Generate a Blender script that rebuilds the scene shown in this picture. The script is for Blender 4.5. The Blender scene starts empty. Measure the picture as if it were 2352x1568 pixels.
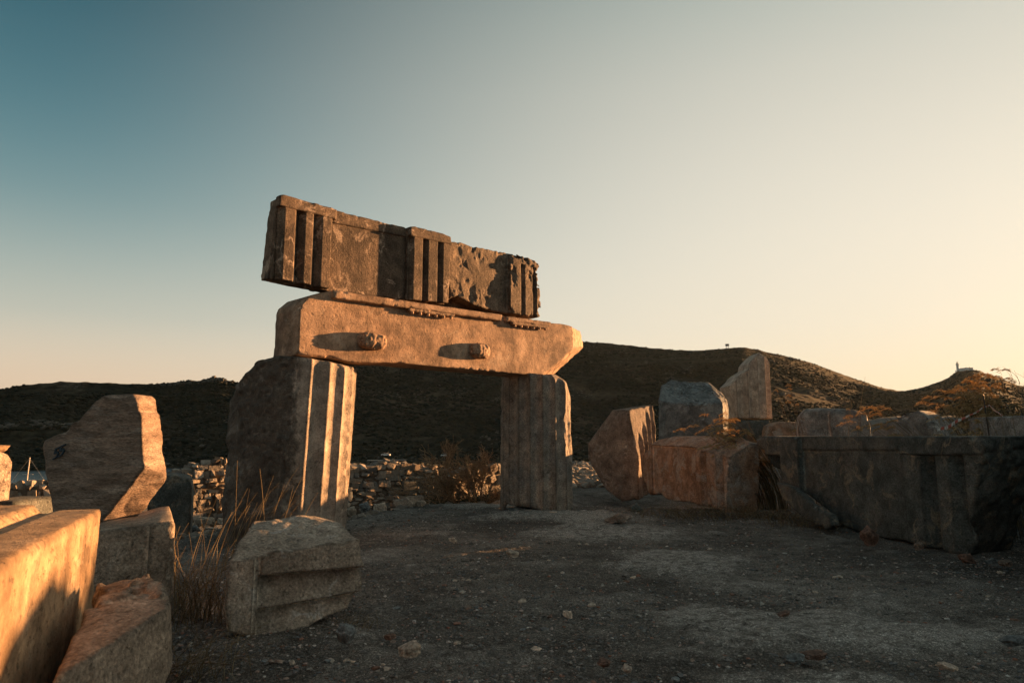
import bpy, math, random
import numpy as np
from mathutils import Vector
R = math.radians
C = bpy.context.scene.collection
sc = bpy.context.scene

# ------------------------------------------------------------------ camera, sky, sun, exposure
FPX, CX, CY, PITCH, EYE = 1568.0, 1176.0, 784.0, R(8.2), 1.2
cam = bpy.data.cameras.new("camera"); camo = bpy.data.objects.new("camera", cam); C.objects.link(camo)
cam.lens = 24.0; cam.sensor_width = 36.0; cam.clip_start = .05; cam.clip_end = 9000
camo.location = (0, 0, EYE); camo.rotation_euler = (R(90) + PITCH, 0, 0)
cam.dof.use_dof = True; cam.dof.focus_distance = 9.5; cam.dof.aperture_fstop = 4.5
sc.camera = camo
SUN_AZ, SUN_EL = R(54), R(6.8)          # azimuth measured from +Y towards +X
sdir = Vector((math.sin(SUN_AZ)*math.cos(SUN_EL), math.cos(SUN_AZ)*math.cos(SUN_EL), math.sin(SUN_EL)))
sun = bpy.data.lights.new("sun", 'SUN'); suno = bpy.data.objects.new("sun", sun); C.objects.link(suno)
sun.energy = 5.0; sun.angle = R(.5); sun.color = (1.0, .50, .20)
suno.rotation_euler = sdir.to_track_quat('Z', 'Y').to_euler(); suno.location = (20, 15, 10)
sc.view_settings.view_transform = 'Standard'; sc.view_settings.look = 'None'
sc.view_settings.exposure = 2.0; sc.view_settings.gamma = 1.0
sc.cycles.max_bounces = 5; sc.cycles.diffuse_bounces = 3; sc.cycles.transmission_bounces = 3
def s2l(c):
    return tuple(((v/255)/12.92 if v/255 <= .04045 else ((v/255+.055)/1.055)**2.4) for v in c)
world = bpy.data.worlds.new("World"); sc.world = world; world.use_nodes = True
def build_world():
    nt = world.node_tree; N = nt.nodes; L = nt.links; N.clear()
    out = N.new('ShaderNodeOutputWorld'); bg = N.new('ShaderNodeBackground'); L.new(bg.outputs[0], out.inputs[0])
    sky = N.new('ShaderNodeTexSky'); sky.sky_type = 'NISHITA'; sky.sun_disc = False
    sky.sun_elevation = SUN_EL; sky.sun_rotation = SUN_AZ; sky.air_density = 1.2; sky.dust_density = 2.5; sky.ozone_density = 2
    tc = N.new('ShaderNodeTexCoord'); sep = N.new('ShaderNodeSeparateXYZ'); L.new(tc.outputs['Generated'], sep.inputs[0])
    def ramp(stops):
        r = N.new('ShaderNodeValToRGB'); e = r.color_ramp.elements
        while len(e) < len(stops): e.new(.5)
        for el, (p, c) in zip(e, stops):
            el.position = p; el.color = (*[x*.272 for x in s2l(c)], 1)
        r.color_ramp.interpolation = 'B_SPLINE'
        return r
    left = ramp([(0, (212, 178, 148)), (.08, (222, 198, 170)), (.157, (190, 192, 178)), (.30, (102, 140, 146)), (.47, (56, 98, 110)), (.6, (28, 72, 84)), (1, (14, 46, 64))])
    right = ramp([(0, (240, 214, 172)), (.08, (238, 221, 190)), (.157, (238, 225, 202)), (.30, (236, 227, 208)), (.47, (210, 206, 191)), (.6, (172, 182, 173)), (1, (26, 62, 80))])
    L.new(sep.outputs['Z'], left.inputs[0]); L.new(sep.outputs['Z'], right.inputs[0])
    # horizontal angle to the sun
    def math_(op, a, b=None):
        m = N.new('ShaderNodeMath'); m.operation = op
        for i, v in enumerate((a, b)):
            if v is None: continue
            if isinstance(v, (int, float)): m.inputs[i].default_value = v
            else: L.new(v, m.inputs[i])
        return m.outputs[0]
    h = math_('ADD', math_('MULTIPLY', sep.outputs['X'], math.sin(SUN_AZ)), math_('MULTIPLY', sep.outputs['Y'], math.cos(SUN_AZ)))
    hl = math_('SQRT', math_('ADD', math_('MULTIPLY', sep.outputs['X'], sep.outputs['X']), math_('MULTIPLY', sep.outputs['Y'], sep.outputs['Y'])))
    cs = math_('DIVIDE', h, math_('MAXIMUM', hl, .001))
    mr = N.new('ShaderNodeMapRange'); mr.interpolation_type = 'SMOOTHSTEP'
    L.new(cs, mr.inputs[0]); mr.inputs[1].default_value = -.05; mr.inputs[2].default_value = 1.08
    mix = N.new('ShaderNodeMix'); mix.data_type = 'RGBA'
    L.new(mr.outputs[0], mix.inputs[0]); L.new(left.outputs[0], mix.inputs[6]); L.new(right.outputs[0], mix.inputs[7])
    sk = N.new('ShaderNodeVectorMath'); sk.operation = 'SCALE'; L.new(sky.outputs[0], sk.inputs[0]); sk.inputs['Scale'].default_value = .05
    mix2 = N.new('ShaderNodeMix'); mix2.data_type = 'RGBA'; mix2.inputs[0].default_value = .05
    L.new(mix.outputs[2], mix2.inputs[6]); L.new(sk.outputs[0], mix2.inputs[7])
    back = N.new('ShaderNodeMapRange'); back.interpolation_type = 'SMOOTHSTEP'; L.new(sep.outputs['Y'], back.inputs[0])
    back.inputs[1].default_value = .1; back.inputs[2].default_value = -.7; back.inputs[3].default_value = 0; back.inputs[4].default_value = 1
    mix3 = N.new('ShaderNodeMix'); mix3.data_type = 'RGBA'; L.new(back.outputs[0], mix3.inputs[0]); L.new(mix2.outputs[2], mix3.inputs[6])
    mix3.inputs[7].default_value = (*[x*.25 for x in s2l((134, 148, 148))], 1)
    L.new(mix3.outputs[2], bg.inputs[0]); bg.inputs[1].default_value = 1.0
build_world()

# ------------------------------------------------------------------ picture -> world geometry
cp, sp_ = math.cos(PITCH), math.sin(PITCH)
def ray(px, py):
    a = (px-CX)/FPX; b = (CY-py)/FPX
    return np.array([a, cp - b*sp_, sp_ + b*cp])
def at(px, py, Y):
    d = ray(px, py); d = d/d[1]*Y
    return np.array([d[0], d[1], d[2]+EYE])
def XY(px, Y): return np.array([(px-CX)/FPX*cp*Y, Y])
class Frame:                                   # a vertical face: u along it, w into the stone, v up
    def __init__(s, px1, Y1, px2, Y2):
        A, B = XY(px1, Y1), XY(px2, Y2)
        s.A = A; s.t = (B-A)/np.linalg.norm(B-A); s.i = np.array([-s.t[1], s.t[0]])   # i: inward (away from camera)
    def uv(s, px, py, w=0.):
        d = ray(px, py); A = s.A + s.i*w
        k = (A@s.i)/(d[:2]@s.i); p = d*k
        return np.array([(p[:2]-s.A)@s.t, p[2]+EYE])
    def world(s, u, w, v):
        return np.stack([s.A[0]+s.t[0]*u+s.i[0]*w, s.A[1]+s.t[1]*u+s.i[1]*w, v], -1)

# ------------------------------------------------------------------ noise
def _h(ix, iy, iz, seed):
    h = (ix.astype(np.uint32)*np.uint32(374761393)) ^ (iy.astype(np.uint32)*np.uint32(668265263)) ^ (iz.astype(np.uint32)*np.uint32(2147483647)) ^ np.uint32((seed*974634777) & 0xffffffff)
    h = (h ^ (h >> np.uint32(13)))*np.uint32(1274126177); h = (h ^ (h >> np.uint32(16)))*np.uint32(2246822519); h ^= h >> np.uint32(15)
    return h.astype(np.float32)/np.float32(4294967295)*2-1
def noise(x, y, z, seed=0):
    x, y, z = np.broadcast_arrays(np.asarray(x, np.float32), np.asarray(y, np.float32), np.asarray(z, np.float32))
    fx, fy, fz = np.floor(x), np.floor(y), np.floor(z)
    ix, iy, iz = fx.astype(np.int64), fy.astype(np.int64), fz.astype(np.int64)
    dx, dy, dz = x-fx, y-fy, z-fz
    dx = dx*dx*(3-2*dx); dy = dy*dy*(3-2*dy); dz = dz*dz*(3-2*dz)
    def c(a, b, e): return _h(ix+a, iy+b, iz+e, seed)
    x00 = c(0,0,0)*(1-dx)+c(1,0,0)*dx; x10 = c(0,1,0)*(1-dx)+c(1,1,0)*dx
    x01 = c(0,0,1)*(1-dx)+c(1,0,1)*dx; x11 = c(0,1,1)*(1-dx)+c(1,1,1)*dx
    return (x00*(1-dy)+x10*dy)*(1-dz)+(x01*(1-dy)+x11*dy)*dz
def fbm(x, y, z, seed=0, octv=3, gain=.5):
    a, s, f, tot = 1., 0, 1., 0
    for k in range(octv):
        s = s + a*noise(x*f+k*7.3, y*f-k*3.1, z*f+k*5.7, seed+k*17); tot += a; a *= gain; f *= 2.03
    return s/tot
def ss(a, b, x):
    t = np.clip((x-a)/(b-a), 0, 1); return t*t*(3-2*t)
def smax(a, b, k):
    h = np.maximum(k-np.abs(a-b), 0)/k; return np.maximum(a, b)+h*h*k*.25

# ------------------------------------------------------------------ meshes
def tag(o, label=None, cat=None, group=None, kind=None):
    if label: o['label'] = label
    if cat: o['category'] = cat
    if group: o['group'] = group
    if kind: o['kind'] = kind
    return o
def mk(name, V, F, mat, parent=None, smooth=True, origin=None):
    V = np.asarray(V, np.float32).reshape(-1, 3)
    if parent is not None: origin = np.zeros(3)
    if origin is None: origin = np.array([(V[:,0].min()+V[:,0].max())/2, (V[:,1].min()+V[:,1].max())/2, V[:,2].min()])
    origin = np.asarray(origin, float)
    if parent is not None: V = V - np.array(parent_loc(parent), np.float32)
    else: V = V - origin.astype(np.float32)
    Fs = F if isinstance(F, list) else [F]
    me = bpy.data.meshes.new(name)
    me.vertices.add(len(V)); me.vertices.foreach_set('co', V.ravel())
    loops = np.concatenate([np.asarray(f).ravel() for f in Fs]).astype(np.int32)
    sizes = np.concatenate([np.full(len(f), np.asarray(f).shape[1]) for f in Fs]).astype(np.int32)
    me.loops.add(len(loops)); me.loops.foreach_set('vertex_index', loops)
    me.polygons.add(len(sizes)); me.polygons.foreach_set('loop_start', np.concatenate([[0], np.cumsum(sizes)[:-1]]).astype(np.int32))
    me.update(calc_edges=True); me.validate()
    me.polygons.foreach_set('use_smooth', np.full(len(me.polygons), smooth))
    me.materials.append(mat)
    o = bpy.data.objects.new(name, me); C.objects.link(o)
    if parent is not None: o.parent = parent
    else: o.location = origin
    return o
def parent_loc(p):
    l = np.array(p.location[:])
    while p.parent is not None: p = p.parent; l = l+np.array(p.location[:])
    return l
def empty(name, loc, label, cat, group=None):
    o = bpy.data.objects.new(name, None); C.objects.link(o); o.location = loc; o.empty_display_size = .2
    return tag(o, label, cat, group)

def nets(F, o, h):
    """naive surface nets: F grid (negative inside), origin o, voxel h -> verts, quads"""
    S = F < 0
    nx, ny, nz = F.shape
    acc = np.zeros((nx-1, ny-1, nz-1, 3), np.float32); cnt = np.zeros((nx-1, ny-1, nz-1), np.float32)
    for ax in range(3):
        o1, o2 = [a for a in range(3) if a != ax]
        sa = [slice(None)]*3; sb = [slice(None)]*3; sa[ax] = slice(0, -1); sb[ax] = slice(1, None)
        a, b = F[tuple(sa)], F[tuple(sb)]; m = (a < 0) != (b < 0)
        t = np.where(m, a/np.where(m, a-b, 1), 0).astype(np.float32)
        for d1 in (0, 1):
            for d2 in (0, 1):
                sl = [None]*3; sl[ax] = slice(None)
                for oo, dd in ((o1, d1), (o2, d2)):
                    sl[oo] = slice(dd, dd+F.shape[oo]-1)
                mm = m[tuple(sl)]; tt = t[tuple(sl)]
                cnt += mm
                acc[..., ax] += tt; acc[..., o1] += mm*d1; acc[..., o2] += mm*d2
    act = cnt > 0
    idx = np.full(act.shape, -1, np.int64); n = int(act.sum()); idx[act] = np.arange(n)
    g = np.stack(np.nonzero(act), -1).astype(np.float32)
    V = (g + acc[act]/cnt[act][:, None])*h + np.asarray(o, np.float32)
    quads = []
    for ax in range(3):
        o1, o2 = (ax+1) % 3, (ax+2) % 3
        sa = [slice(None)]*3; sb = [slice(None)]*3; sa[ax] = slice(0, -1); sb[ax] = slice(1, None)
        a, b = S[tuple(sa)], S[tuple(sb)]
        p = np.stack(np.nonzero(a != b), -1)
        ok = (p[:, o1] > 0) & (p[:, o1] < F.shape[o1]-1) & (p[:, o2] > 0) & (p[:, o2] < F.shape[o2]-1)
        p = p[ok]; flip = a[tuple(p.T)]
        def c(d1, d2):
            q = p.copy(); q[:, o1] -= d1; q[:, o2] -= d2; return idx[tuple(q.T)]
        q = np.stack([c(1, 1), c(0, 1), c(0, 0), c(1, 0)], -1)
        q[~flip] = q[~flip][:, ::-1]
        quads.append(q)
    return V, np.concatenate(quads)
def poly_sdf(P, U, V):
    P = np.asarray(P); d = np.full(U.shape, 1e9); ins = np.zeros(U.shape, bool)
    for i in range(len(P)):
        a, b = P[i], P[(i+1) % len(P)]; e = b-a
        t = np.clip(((U-a[0])*e[0]+(V-a[1])*e[1])/max(e@e, 1e-9), 0, 1)
        d = np.minimum(d, (U-a[0]-e[0]*t)**2+(V-a[1]-e[1]*t)**2)
        c = ((a[1] > V) != (b[1] > V))
        if abs(e[1]) > 1e-9: ins ^= c & (U < e[0]*(V-a[1])/e[1]+a[0])
    return np.where(ins, -1, 1)*np.sqrt(d)
def plane3(A, B, Cc):
    A, B, Cc = [np.array([p[0], p[2], p[1]]) for p in (A, B, Cc)]   # (u, w, v)
    n_ = np.cross(B-A, Cc-A); n_ /= np.linalg.norm(n_); n_ = n_*np.sign(n_[2]); return A, n_
def uvw(fr, p, w): q = fr.uv(*p, w); return (q[0], q[1], w)
class G: pass
def stone(name, fr, outline, th, mat, vox=.02, k=.05, chip=.02, rough=.006, rs=5., seed=1, fn=None, w0=0., big=0., bs=1.6, parent=None, uvs=False, pad=.1, base=None):
    """solid stone: front outline (picture points on the frame's plane) through a thickness, worn edges, then fn carves it"""
    P = np.array([fr.uv(*p) for p in outline]) if not uvs else np.array(outline)
    if base is not None: P[:, 1] = np.maximum(P[:, 1], base)
    lo = P.min(0)-pad; hi = P.max(0)+pad
    u = np.arange(lo[0], hi[0], vox); v = np.arange(lo[1], hi[1], vox); w = np.arange(w0-pad, w0+th+pad, vox)
    U2, V2 = np.meshgrid(u, v, indexing='ij')
    d2 = poly_sdf(P, U2, V2)[:, None, :].astype(np.float32)
    U = u[:, None, None].astype(np.float32); W = w[None, :, None].astype(np.float32); V = v[None, None, :].astype(np.float32)
    dw = np.maximum(w0-W, W-(w0+th))+0*U
    g = G(); g.u, g.w, g.v, g.fr = U, W, V, fr; g.P = P; g.seed = seed; g.d2 = d2; g.dw = dw
    n1 = fbm(U*rs, W*rs, V*rs, seed, 3); n2 = fbm(U*bs, W*bs, V*bs, seed+50, 2)
    n3 = fbm(U*14, W*14, V*14, seed+90, 2); g.n1, g.n2, g.n3 = n1, n2, n3
    F = np.maximum(d2, dw)
    rd_ = 1-2.4*np.abs(n1); g.rd = rd_
    msk = ss(-.35, .35, fbm(U*2.1, W*2.1, V*2.1, seed+120, 2)); kk = k*2.0; e_ = (smax(d2+0*dw, dw+0*d2, kk)-F)/(kk*.25)
    F = F+e_*(kk*.04+chip*2.2*msk*np.clip(.7*rd_+.8*n3-.1, 0, 1.3))+rough*(.4*n1+.6*n3)*(.35+.65*e_)+big*n2
    if fn is not None: F = fn(F, g)
    Vv, Q = nets(F.astype(np.float32), (u[0], w[0], v[0]), vox)
    return mk(name, fr.world(Vv[:, 0], Vv[:, 1], Vv[:, 2]), Q[:, ::-1], mat, parent)
def cut(g, p, nrm):
    """distance to a half-space in frame coordinates (u, w, v); positive outside"""
    nrm = np.array(nrm, float); nrm /= np.linalg.norm(nrm)
    return (g.u-p[0])*nrm[0]+(g.w-p[1])*nrm[1]+(g.v-p[2])*nrm[2]

def hull(pts):
    import bmesh
    bm = bmesh.new()
    for p in pts: bm.verts.new(p)
    r = bmesh.ops.convex_hull(bm, input=bm.verts)
    for vv in [e for e in r['geom_interior'] if isinstance(e, bmesh.types.BMVert)]: bm.verts.remove(vv)
    bmesh.ops.triangulate(bm, faces=bm.faces)
    bm.verts.ensure_lookup_table(); bm.verts.index_update()
    V = np.array([v.co[:] for v in bm.verts]); F = np.array([[v.index for v in f.verts] for f in bm.faces]); bm.free(); return V, F
# ------------------------------------------------------------------ materials
def newmat(name):
    m = bpy.data.materials.new(name); m.use_nodes = True; nt = m.node_tree
    return m, nt, nt.nodes, nt.links, nt.nodes['Principled BSDF']
def nz(N, L, vec, scale, detail=6, rough=.6, dist=0.):
    n = N.new('ShaderNodeTexNoise'); n.inputs['Scale'].default_value = scale; n.inputs['Detail'].default_value = detail
    n.inputs['Roughness'].default_value = rough; n.inputs['Distortion'].default_value = dist
    if vec is not None: L.new(vec, n.inputs['Vector'])
    return n
def rmp(N, L, src, stops, interp='LINEAR'):
    r = N.new('ShaderNodeValToRGB'); e = r.color_ramp.elements
    while len(e) < len(stops): e.new(.5)
    for el, (p, c) in zip(e, stops):
        el.position = p; el.color = (*c, 1) if not isinstance(c, (int, float)) else (c, c, c, 1)
    r.color_ramp.interpolation = interp; L.new(src, r.inputs[0]); return r
def mixc(N, L, fac, a, b, blend='MIX'):
    m = N.new('ShaderNodeMix'); m.data_type = 'RGBA'; m.blend_type = blend
    for i, v in ((0, fac), (6, a), (7, b)):
        if isinstance(v, (int, float)): m.inputs[i].default_value = v
        elif isinstance(v, tuple): m.inputs[i].default_value = (*v, 1)
        else: L.new(v, m.inputs[i])
    return m.outputs[2]
K_ALB = .86
def stone_mat(name, c1, c2, c3, *, patina=None, pth=.575, vein=.35, veinc=(.55, .52, .46), speck=.5, bump=.35, fine=60, stretch=(1, 1, 1), rot=(0, 0, 0), grain=1.0):
    bump *= 1.5; c1, c2, c3, veinc = [tuple(x*K_ALB for x in c) for c in (c1, c2, c3, veinc)]
    if patina: patina = (patina[0], *[tuple(x*K_ALB for x in c) for c in patina[1:]])
    m, nt, N, L, B = newmat(name)
    tc = N.new('ShaderNodeTexCoord'); mp = N.new('ShaderNodeMapping'); L.new(tc.outputs['Object'], mp.inputs[0])
    mp.inputs['Scale'].default_value = stretch; mp.inputs['Rotation'].default_value = rot
    v = mp.outputs[0]
    a = nz(N, L, v, 1.7, 8, .62, .6); b = nz(N, L, v, 5.5, 8, .65, .3)
    c = rmp(N, L, a.outputs[0], [(.32, c1), (.5, c2), (.68, c3)])
    sc2 = rmp(N, L, b.outputs[0], [(.34, .5), (.5, .95), (.66, 1.5)])
    col = mixc(N, L, .8, c.outputs[0], sc2.outputs[0], 'MULTIPLY')
    # pale worn patches
    p = nz(N, L, v, 2.6, 9, .7, .9); pr = rmp(N, L, p.outputs[0], [(pth, 0.), (pth+.06, 1.)])
    mm = N.new('ShaderNodeMath'); mm.operation = 'MULTIPLY'; L.new(pr.outputs[0], mm.inputs[0]); mm.inputs[1].default_value = speck
    col = mixc(N, L, mm.outputs[0], col, veinc)
    # veins and scratches
    q = nz(N, L, v, 1.7, 4, .55, .35); ma = N.new('ShaderNodeMath'); ma.operation = 'SUBTRACT'; L.new(q.outputs[0], ma.inputs[0]); ma.inputs[1].default_value = .5
    mb = N.new('ShaderNodeMath'); mb.operation = 'ABSOLUTE'; L.new(ma.outputs[0], mb.inputs[0])
    vr = rmp(N, L, mb.outputs[0], [(0., 1.), (.007, .8), (.02, 0.)])
    q2 = nz(N, L, v, 3.5, 3, .5, 0); q2r = rmp(N, L, q2.outputs[0], [(.5, 0.), (.62, vein)])
    mc = N.new('ShaderNodeMath'); mc.operation = 'MULTIPLY'; L.new(vr.outputs[0], mc.inputs[0]); L.new(q2r.outputs[0], mc.inputs[1])
    col = mixc(N, L, mc.outputs[0], col, veinc)
    if patina:
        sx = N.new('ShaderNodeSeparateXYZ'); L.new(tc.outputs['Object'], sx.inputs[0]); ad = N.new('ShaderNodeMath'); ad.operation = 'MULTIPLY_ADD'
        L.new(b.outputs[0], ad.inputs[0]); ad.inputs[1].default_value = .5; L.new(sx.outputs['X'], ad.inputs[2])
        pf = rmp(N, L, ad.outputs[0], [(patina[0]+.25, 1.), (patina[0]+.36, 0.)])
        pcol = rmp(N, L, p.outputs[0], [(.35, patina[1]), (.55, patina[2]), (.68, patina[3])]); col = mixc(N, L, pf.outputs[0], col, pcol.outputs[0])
    # small pits and grain
    f = nz(N, L, v, fine, 4, .7); fr_ = rmp(N, L, f.outputs[0], [(.3, 1-.6*grain), (.55, 1.), (.72, 1+.6*grain)])
    col = mixc(N, L, 1., col, fr_.outputs[0], 'MULTIPLY')
    pi_ = nz(N, L, v, 26, 3, .6, .2); pir = rmp(N, L, pi_.outputs[0], [(.60, 1.), (.66, .55)])
    col = mixc(N, L, .85, col, pir.outputs[0], 'MULTIPLY')
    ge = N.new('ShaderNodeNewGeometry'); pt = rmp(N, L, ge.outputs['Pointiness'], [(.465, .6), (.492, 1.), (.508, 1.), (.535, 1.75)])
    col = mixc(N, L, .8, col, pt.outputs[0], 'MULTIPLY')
    L.new(col, B.inputs['Base Color']); B.inputs['Roughness'].default_value = .85; B.inputs['Specular IOR Level'].default_value = .25
    bn = nz(N, L, v, 22, 8, .72, .2)
    bu = N.new('ShaderNodeBump'); bu.inputs['Strength'].default_value = bump; bu.inputs['Distance'].default_value = .03
    L.new(bn.outputs[0], bu.inputs['Height'])
    vo = N.new('ShaderNodeTexNoise'); L.new(v, vo.inputs['Vector']); vo.inputs['Scale'].default_value = 75; vo.inputs['Detail'].default_value = 3
    bu2 = N.new('ShaderNodeBump'); bu2.inputs['Strength'].default_value = bump*.9; bu2.inputs['Distance'].default_value = .012
    L.new(vo.outputs[0], bu2.inputs['Height']); L.new(bu.outputs[0], bu2.inputs['Normal'])
    bu3 = N.new('ShaderNodeBump'); bu3.inputs['Strength'].default_value = .6; bu3.inputs['Distance'].default_value = .02
    L.new(pir.outputs[0], bu3.inputs['Height']); L.new(bu2.outputs[0], bu3.inputs['Normal']); L.new(bu3.outputs[0], B.inputs['Normal'])
    return m
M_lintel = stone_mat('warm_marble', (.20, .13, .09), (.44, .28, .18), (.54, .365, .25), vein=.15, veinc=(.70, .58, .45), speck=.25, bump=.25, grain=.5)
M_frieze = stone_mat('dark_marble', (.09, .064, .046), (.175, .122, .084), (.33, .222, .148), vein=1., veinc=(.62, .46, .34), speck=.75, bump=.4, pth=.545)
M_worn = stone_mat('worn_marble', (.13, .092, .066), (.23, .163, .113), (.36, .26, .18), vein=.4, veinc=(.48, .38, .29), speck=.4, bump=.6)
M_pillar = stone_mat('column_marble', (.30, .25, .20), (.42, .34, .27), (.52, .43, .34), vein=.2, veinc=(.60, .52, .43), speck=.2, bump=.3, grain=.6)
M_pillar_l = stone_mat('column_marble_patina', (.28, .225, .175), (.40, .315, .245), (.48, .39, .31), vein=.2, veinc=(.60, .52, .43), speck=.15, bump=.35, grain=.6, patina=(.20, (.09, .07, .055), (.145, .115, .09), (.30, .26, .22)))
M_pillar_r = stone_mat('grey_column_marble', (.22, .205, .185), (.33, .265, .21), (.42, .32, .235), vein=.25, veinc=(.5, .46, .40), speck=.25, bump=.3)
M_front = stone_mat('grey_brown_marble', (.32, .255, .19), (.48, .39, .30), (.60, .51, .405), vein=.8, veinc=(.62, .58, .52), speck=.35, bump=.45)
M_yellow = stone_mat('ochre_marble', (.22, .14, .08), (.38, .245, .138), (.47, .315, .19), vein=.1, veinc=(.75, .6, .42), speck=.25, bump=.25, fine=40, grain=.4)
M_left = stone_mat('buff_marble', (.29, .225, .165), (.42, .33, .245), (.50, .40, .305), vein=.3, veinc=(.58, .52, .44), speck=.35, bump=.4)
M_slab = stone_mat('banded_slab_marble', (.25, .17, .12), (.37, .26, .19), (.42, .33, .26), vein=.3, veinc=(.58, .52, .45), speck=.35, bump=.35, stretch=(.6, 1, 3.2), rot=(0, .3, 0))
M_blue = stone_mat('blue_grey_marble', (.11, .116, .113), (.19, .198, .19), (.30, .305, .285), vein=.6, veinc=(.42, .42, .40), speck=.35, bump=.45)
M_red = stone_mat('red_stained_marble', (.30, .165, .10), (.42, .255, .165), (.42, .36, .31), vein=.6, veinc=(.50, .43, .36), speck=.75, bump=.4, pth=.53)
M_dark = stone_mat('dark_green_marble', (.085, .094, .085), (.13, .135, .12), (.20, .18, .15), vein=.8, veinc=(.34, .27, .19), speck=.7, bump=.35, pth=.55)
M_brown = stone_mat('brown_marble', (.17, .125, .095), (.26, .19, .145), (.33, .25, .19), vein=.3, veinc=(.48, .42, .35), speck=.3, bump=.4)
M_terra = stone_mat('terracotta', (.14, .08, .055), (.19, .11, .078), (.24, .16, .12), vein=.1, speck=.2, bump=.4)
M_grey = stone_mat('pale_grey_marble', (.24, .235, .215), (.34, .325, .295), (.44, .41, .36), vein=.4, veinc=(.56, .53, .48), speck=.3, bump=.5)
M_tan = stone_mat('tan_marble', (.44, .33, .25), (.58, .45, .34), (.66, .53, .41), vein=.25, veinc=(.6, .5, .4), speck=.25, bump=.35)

def island_mat(name, stops, rough=.9, bump=.3, trans=0., bscale=30):
    stops = [(p_, tuple(x*(K_ALB if not trans else .85) for x in c_)) for p_, c_ in stops]
    m, nt, N, L, B = newmat(name)
    ge = N.new('ShaderNodeNewGeometry'); r = rmp(N, L, ge.outputs['Random Per Island'], stops)
    tc = N.new('ShaderNodeTexCoord'); n = nz(N, L, tc.outputs['Object'], bscale, 5, .65); nr = rmp(N, L, n.outputs[0], [(.3, .65), (.7, 1.3)])
    col = mixc(N, L, .8, r.outputs[0], nr.outputs[0], 'MULTIPLY'); L.new(col, B.inputs['Base Color'])
    B.inputs['Roughness'].default_value = rough; B.inputs['Specular IOR Level'].default_value = .2
    if bump:
        bu = N.new('ShaderNodeBump'); bu.inputs['Strength'].default_value = bump; bu.inputs['Distance'].default_value = .03
        L.new(n.outputs[0], bu.inputs['Height']); L.new(bu.outputs[0], B.inputs['Normal'])
    if trans:
        tr = N.new('ShaderNodeBsdfTranslucent'); L.new(col, tr.inputs[0]); ms = N.new('ShaderNodeMixShader'); ms.inputs[0].default_value = trans
        L.new(B.outputs[0], ms.inputs[1]); L.new(tr.outputs[0], ms.inputs[2])
        L.new(ms.outputs[0], N['Material Output'].inputs['Surface'])
    return m
M_pebble = island_mat('gravel_stone', [(0, (.12, .11, .10)), (.35, (.19, .17, .145)), (.55, (.14, .15, .155)), (.72, (.30, .26, .22)), (.82, (.42, .38, .32)), (.90, (.30, .13, .08)), (1, (.68, .63, .56))])
M_rubble = island_mat('rubble_stone', [(0, (.14, .11, .085)), (.3, (.28, .225, .17)), (.55, (.18, .17, .155)), (.8, (.34, .28, .215)), (1, (.46, .39, .32))], bump=.9, bscale=14)
M_mortar = island_mat('mortar', [(0, (.15, .12, .09)), (1, (.17, .135, .10))], bump=.8, bscale=12)
M_grass = island_mat('dry_grass', [(0, (.12, .09, .052)), (.5, (.26, .195, .11)), (1, (.46, .37, .22))], bump=0, trans=.45)
M_plume = island_mat('grass_plume', [(0, (.48, .34, .17)), (.5, (.70, .51, .27)), (1, (.88, .69, .42))], bump=0, trans=.5)
M_twig = island_mat('shrub_twig', [(0, (.30, .18, .10)), (1, (.60, .38, .22))], bump=0)
M_sleaf = island_mat('shrub_leaf', [(0, (.13, .085, .045)), (.5, (.27, .18, .095)), (1, (.10, .085, .045))], bump=0, trans=.4)
def flat(name, c, rough=.7, metal=0.):
    c = tuple(x*.8 for x in c)
    m, nt, N, L, B = newmat(name); tc = N.new('ShaderNodeTexCoord'); n = nz(N, L, tc.outputs['Object'], 6, 5, .6)
    r = rmp(N, L, n.outputs[0], [(.3, tuple(x*.8 for x in c)), (.7, tuple(min(1, x*1.12) for x in c))]); L.new(r.outputs[0], B.inputs['Base Color'])
    B.inputs['Roughness'].default_value = rough; B.inputs['Metallic'].default_value = metal; return m
M_white = flat('white_paint', (1., .97, .93)); M_roof = flat('red_tile', (.34, .12, .07)); M_glass = flat('dark_glass', (.03, .035, .04), .2)
M_plaster = flat('stained_plaster', (.34, .28, .22)); M_metal = flat('grey_metal', (.3, .3, .3), .5, .6); M_mast = flat('mast_paint', (.72, .62, .5), .4)
M_blackm = flat('black_metal', (.04, .04, .04), .5, .3); M_bluep = flat('blue_paint', (.035, .06, .08)); M_tapew = flat('white_tape', (.75, .68, .6), .4); M_taper = flat('red_tape', (.6, .12, .07), .4)
M_shed = flat('weathered_board', (.12, .11, .10)); M_lens = flat('lantern_glass', (.75, .72, .62), .1)

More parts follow.
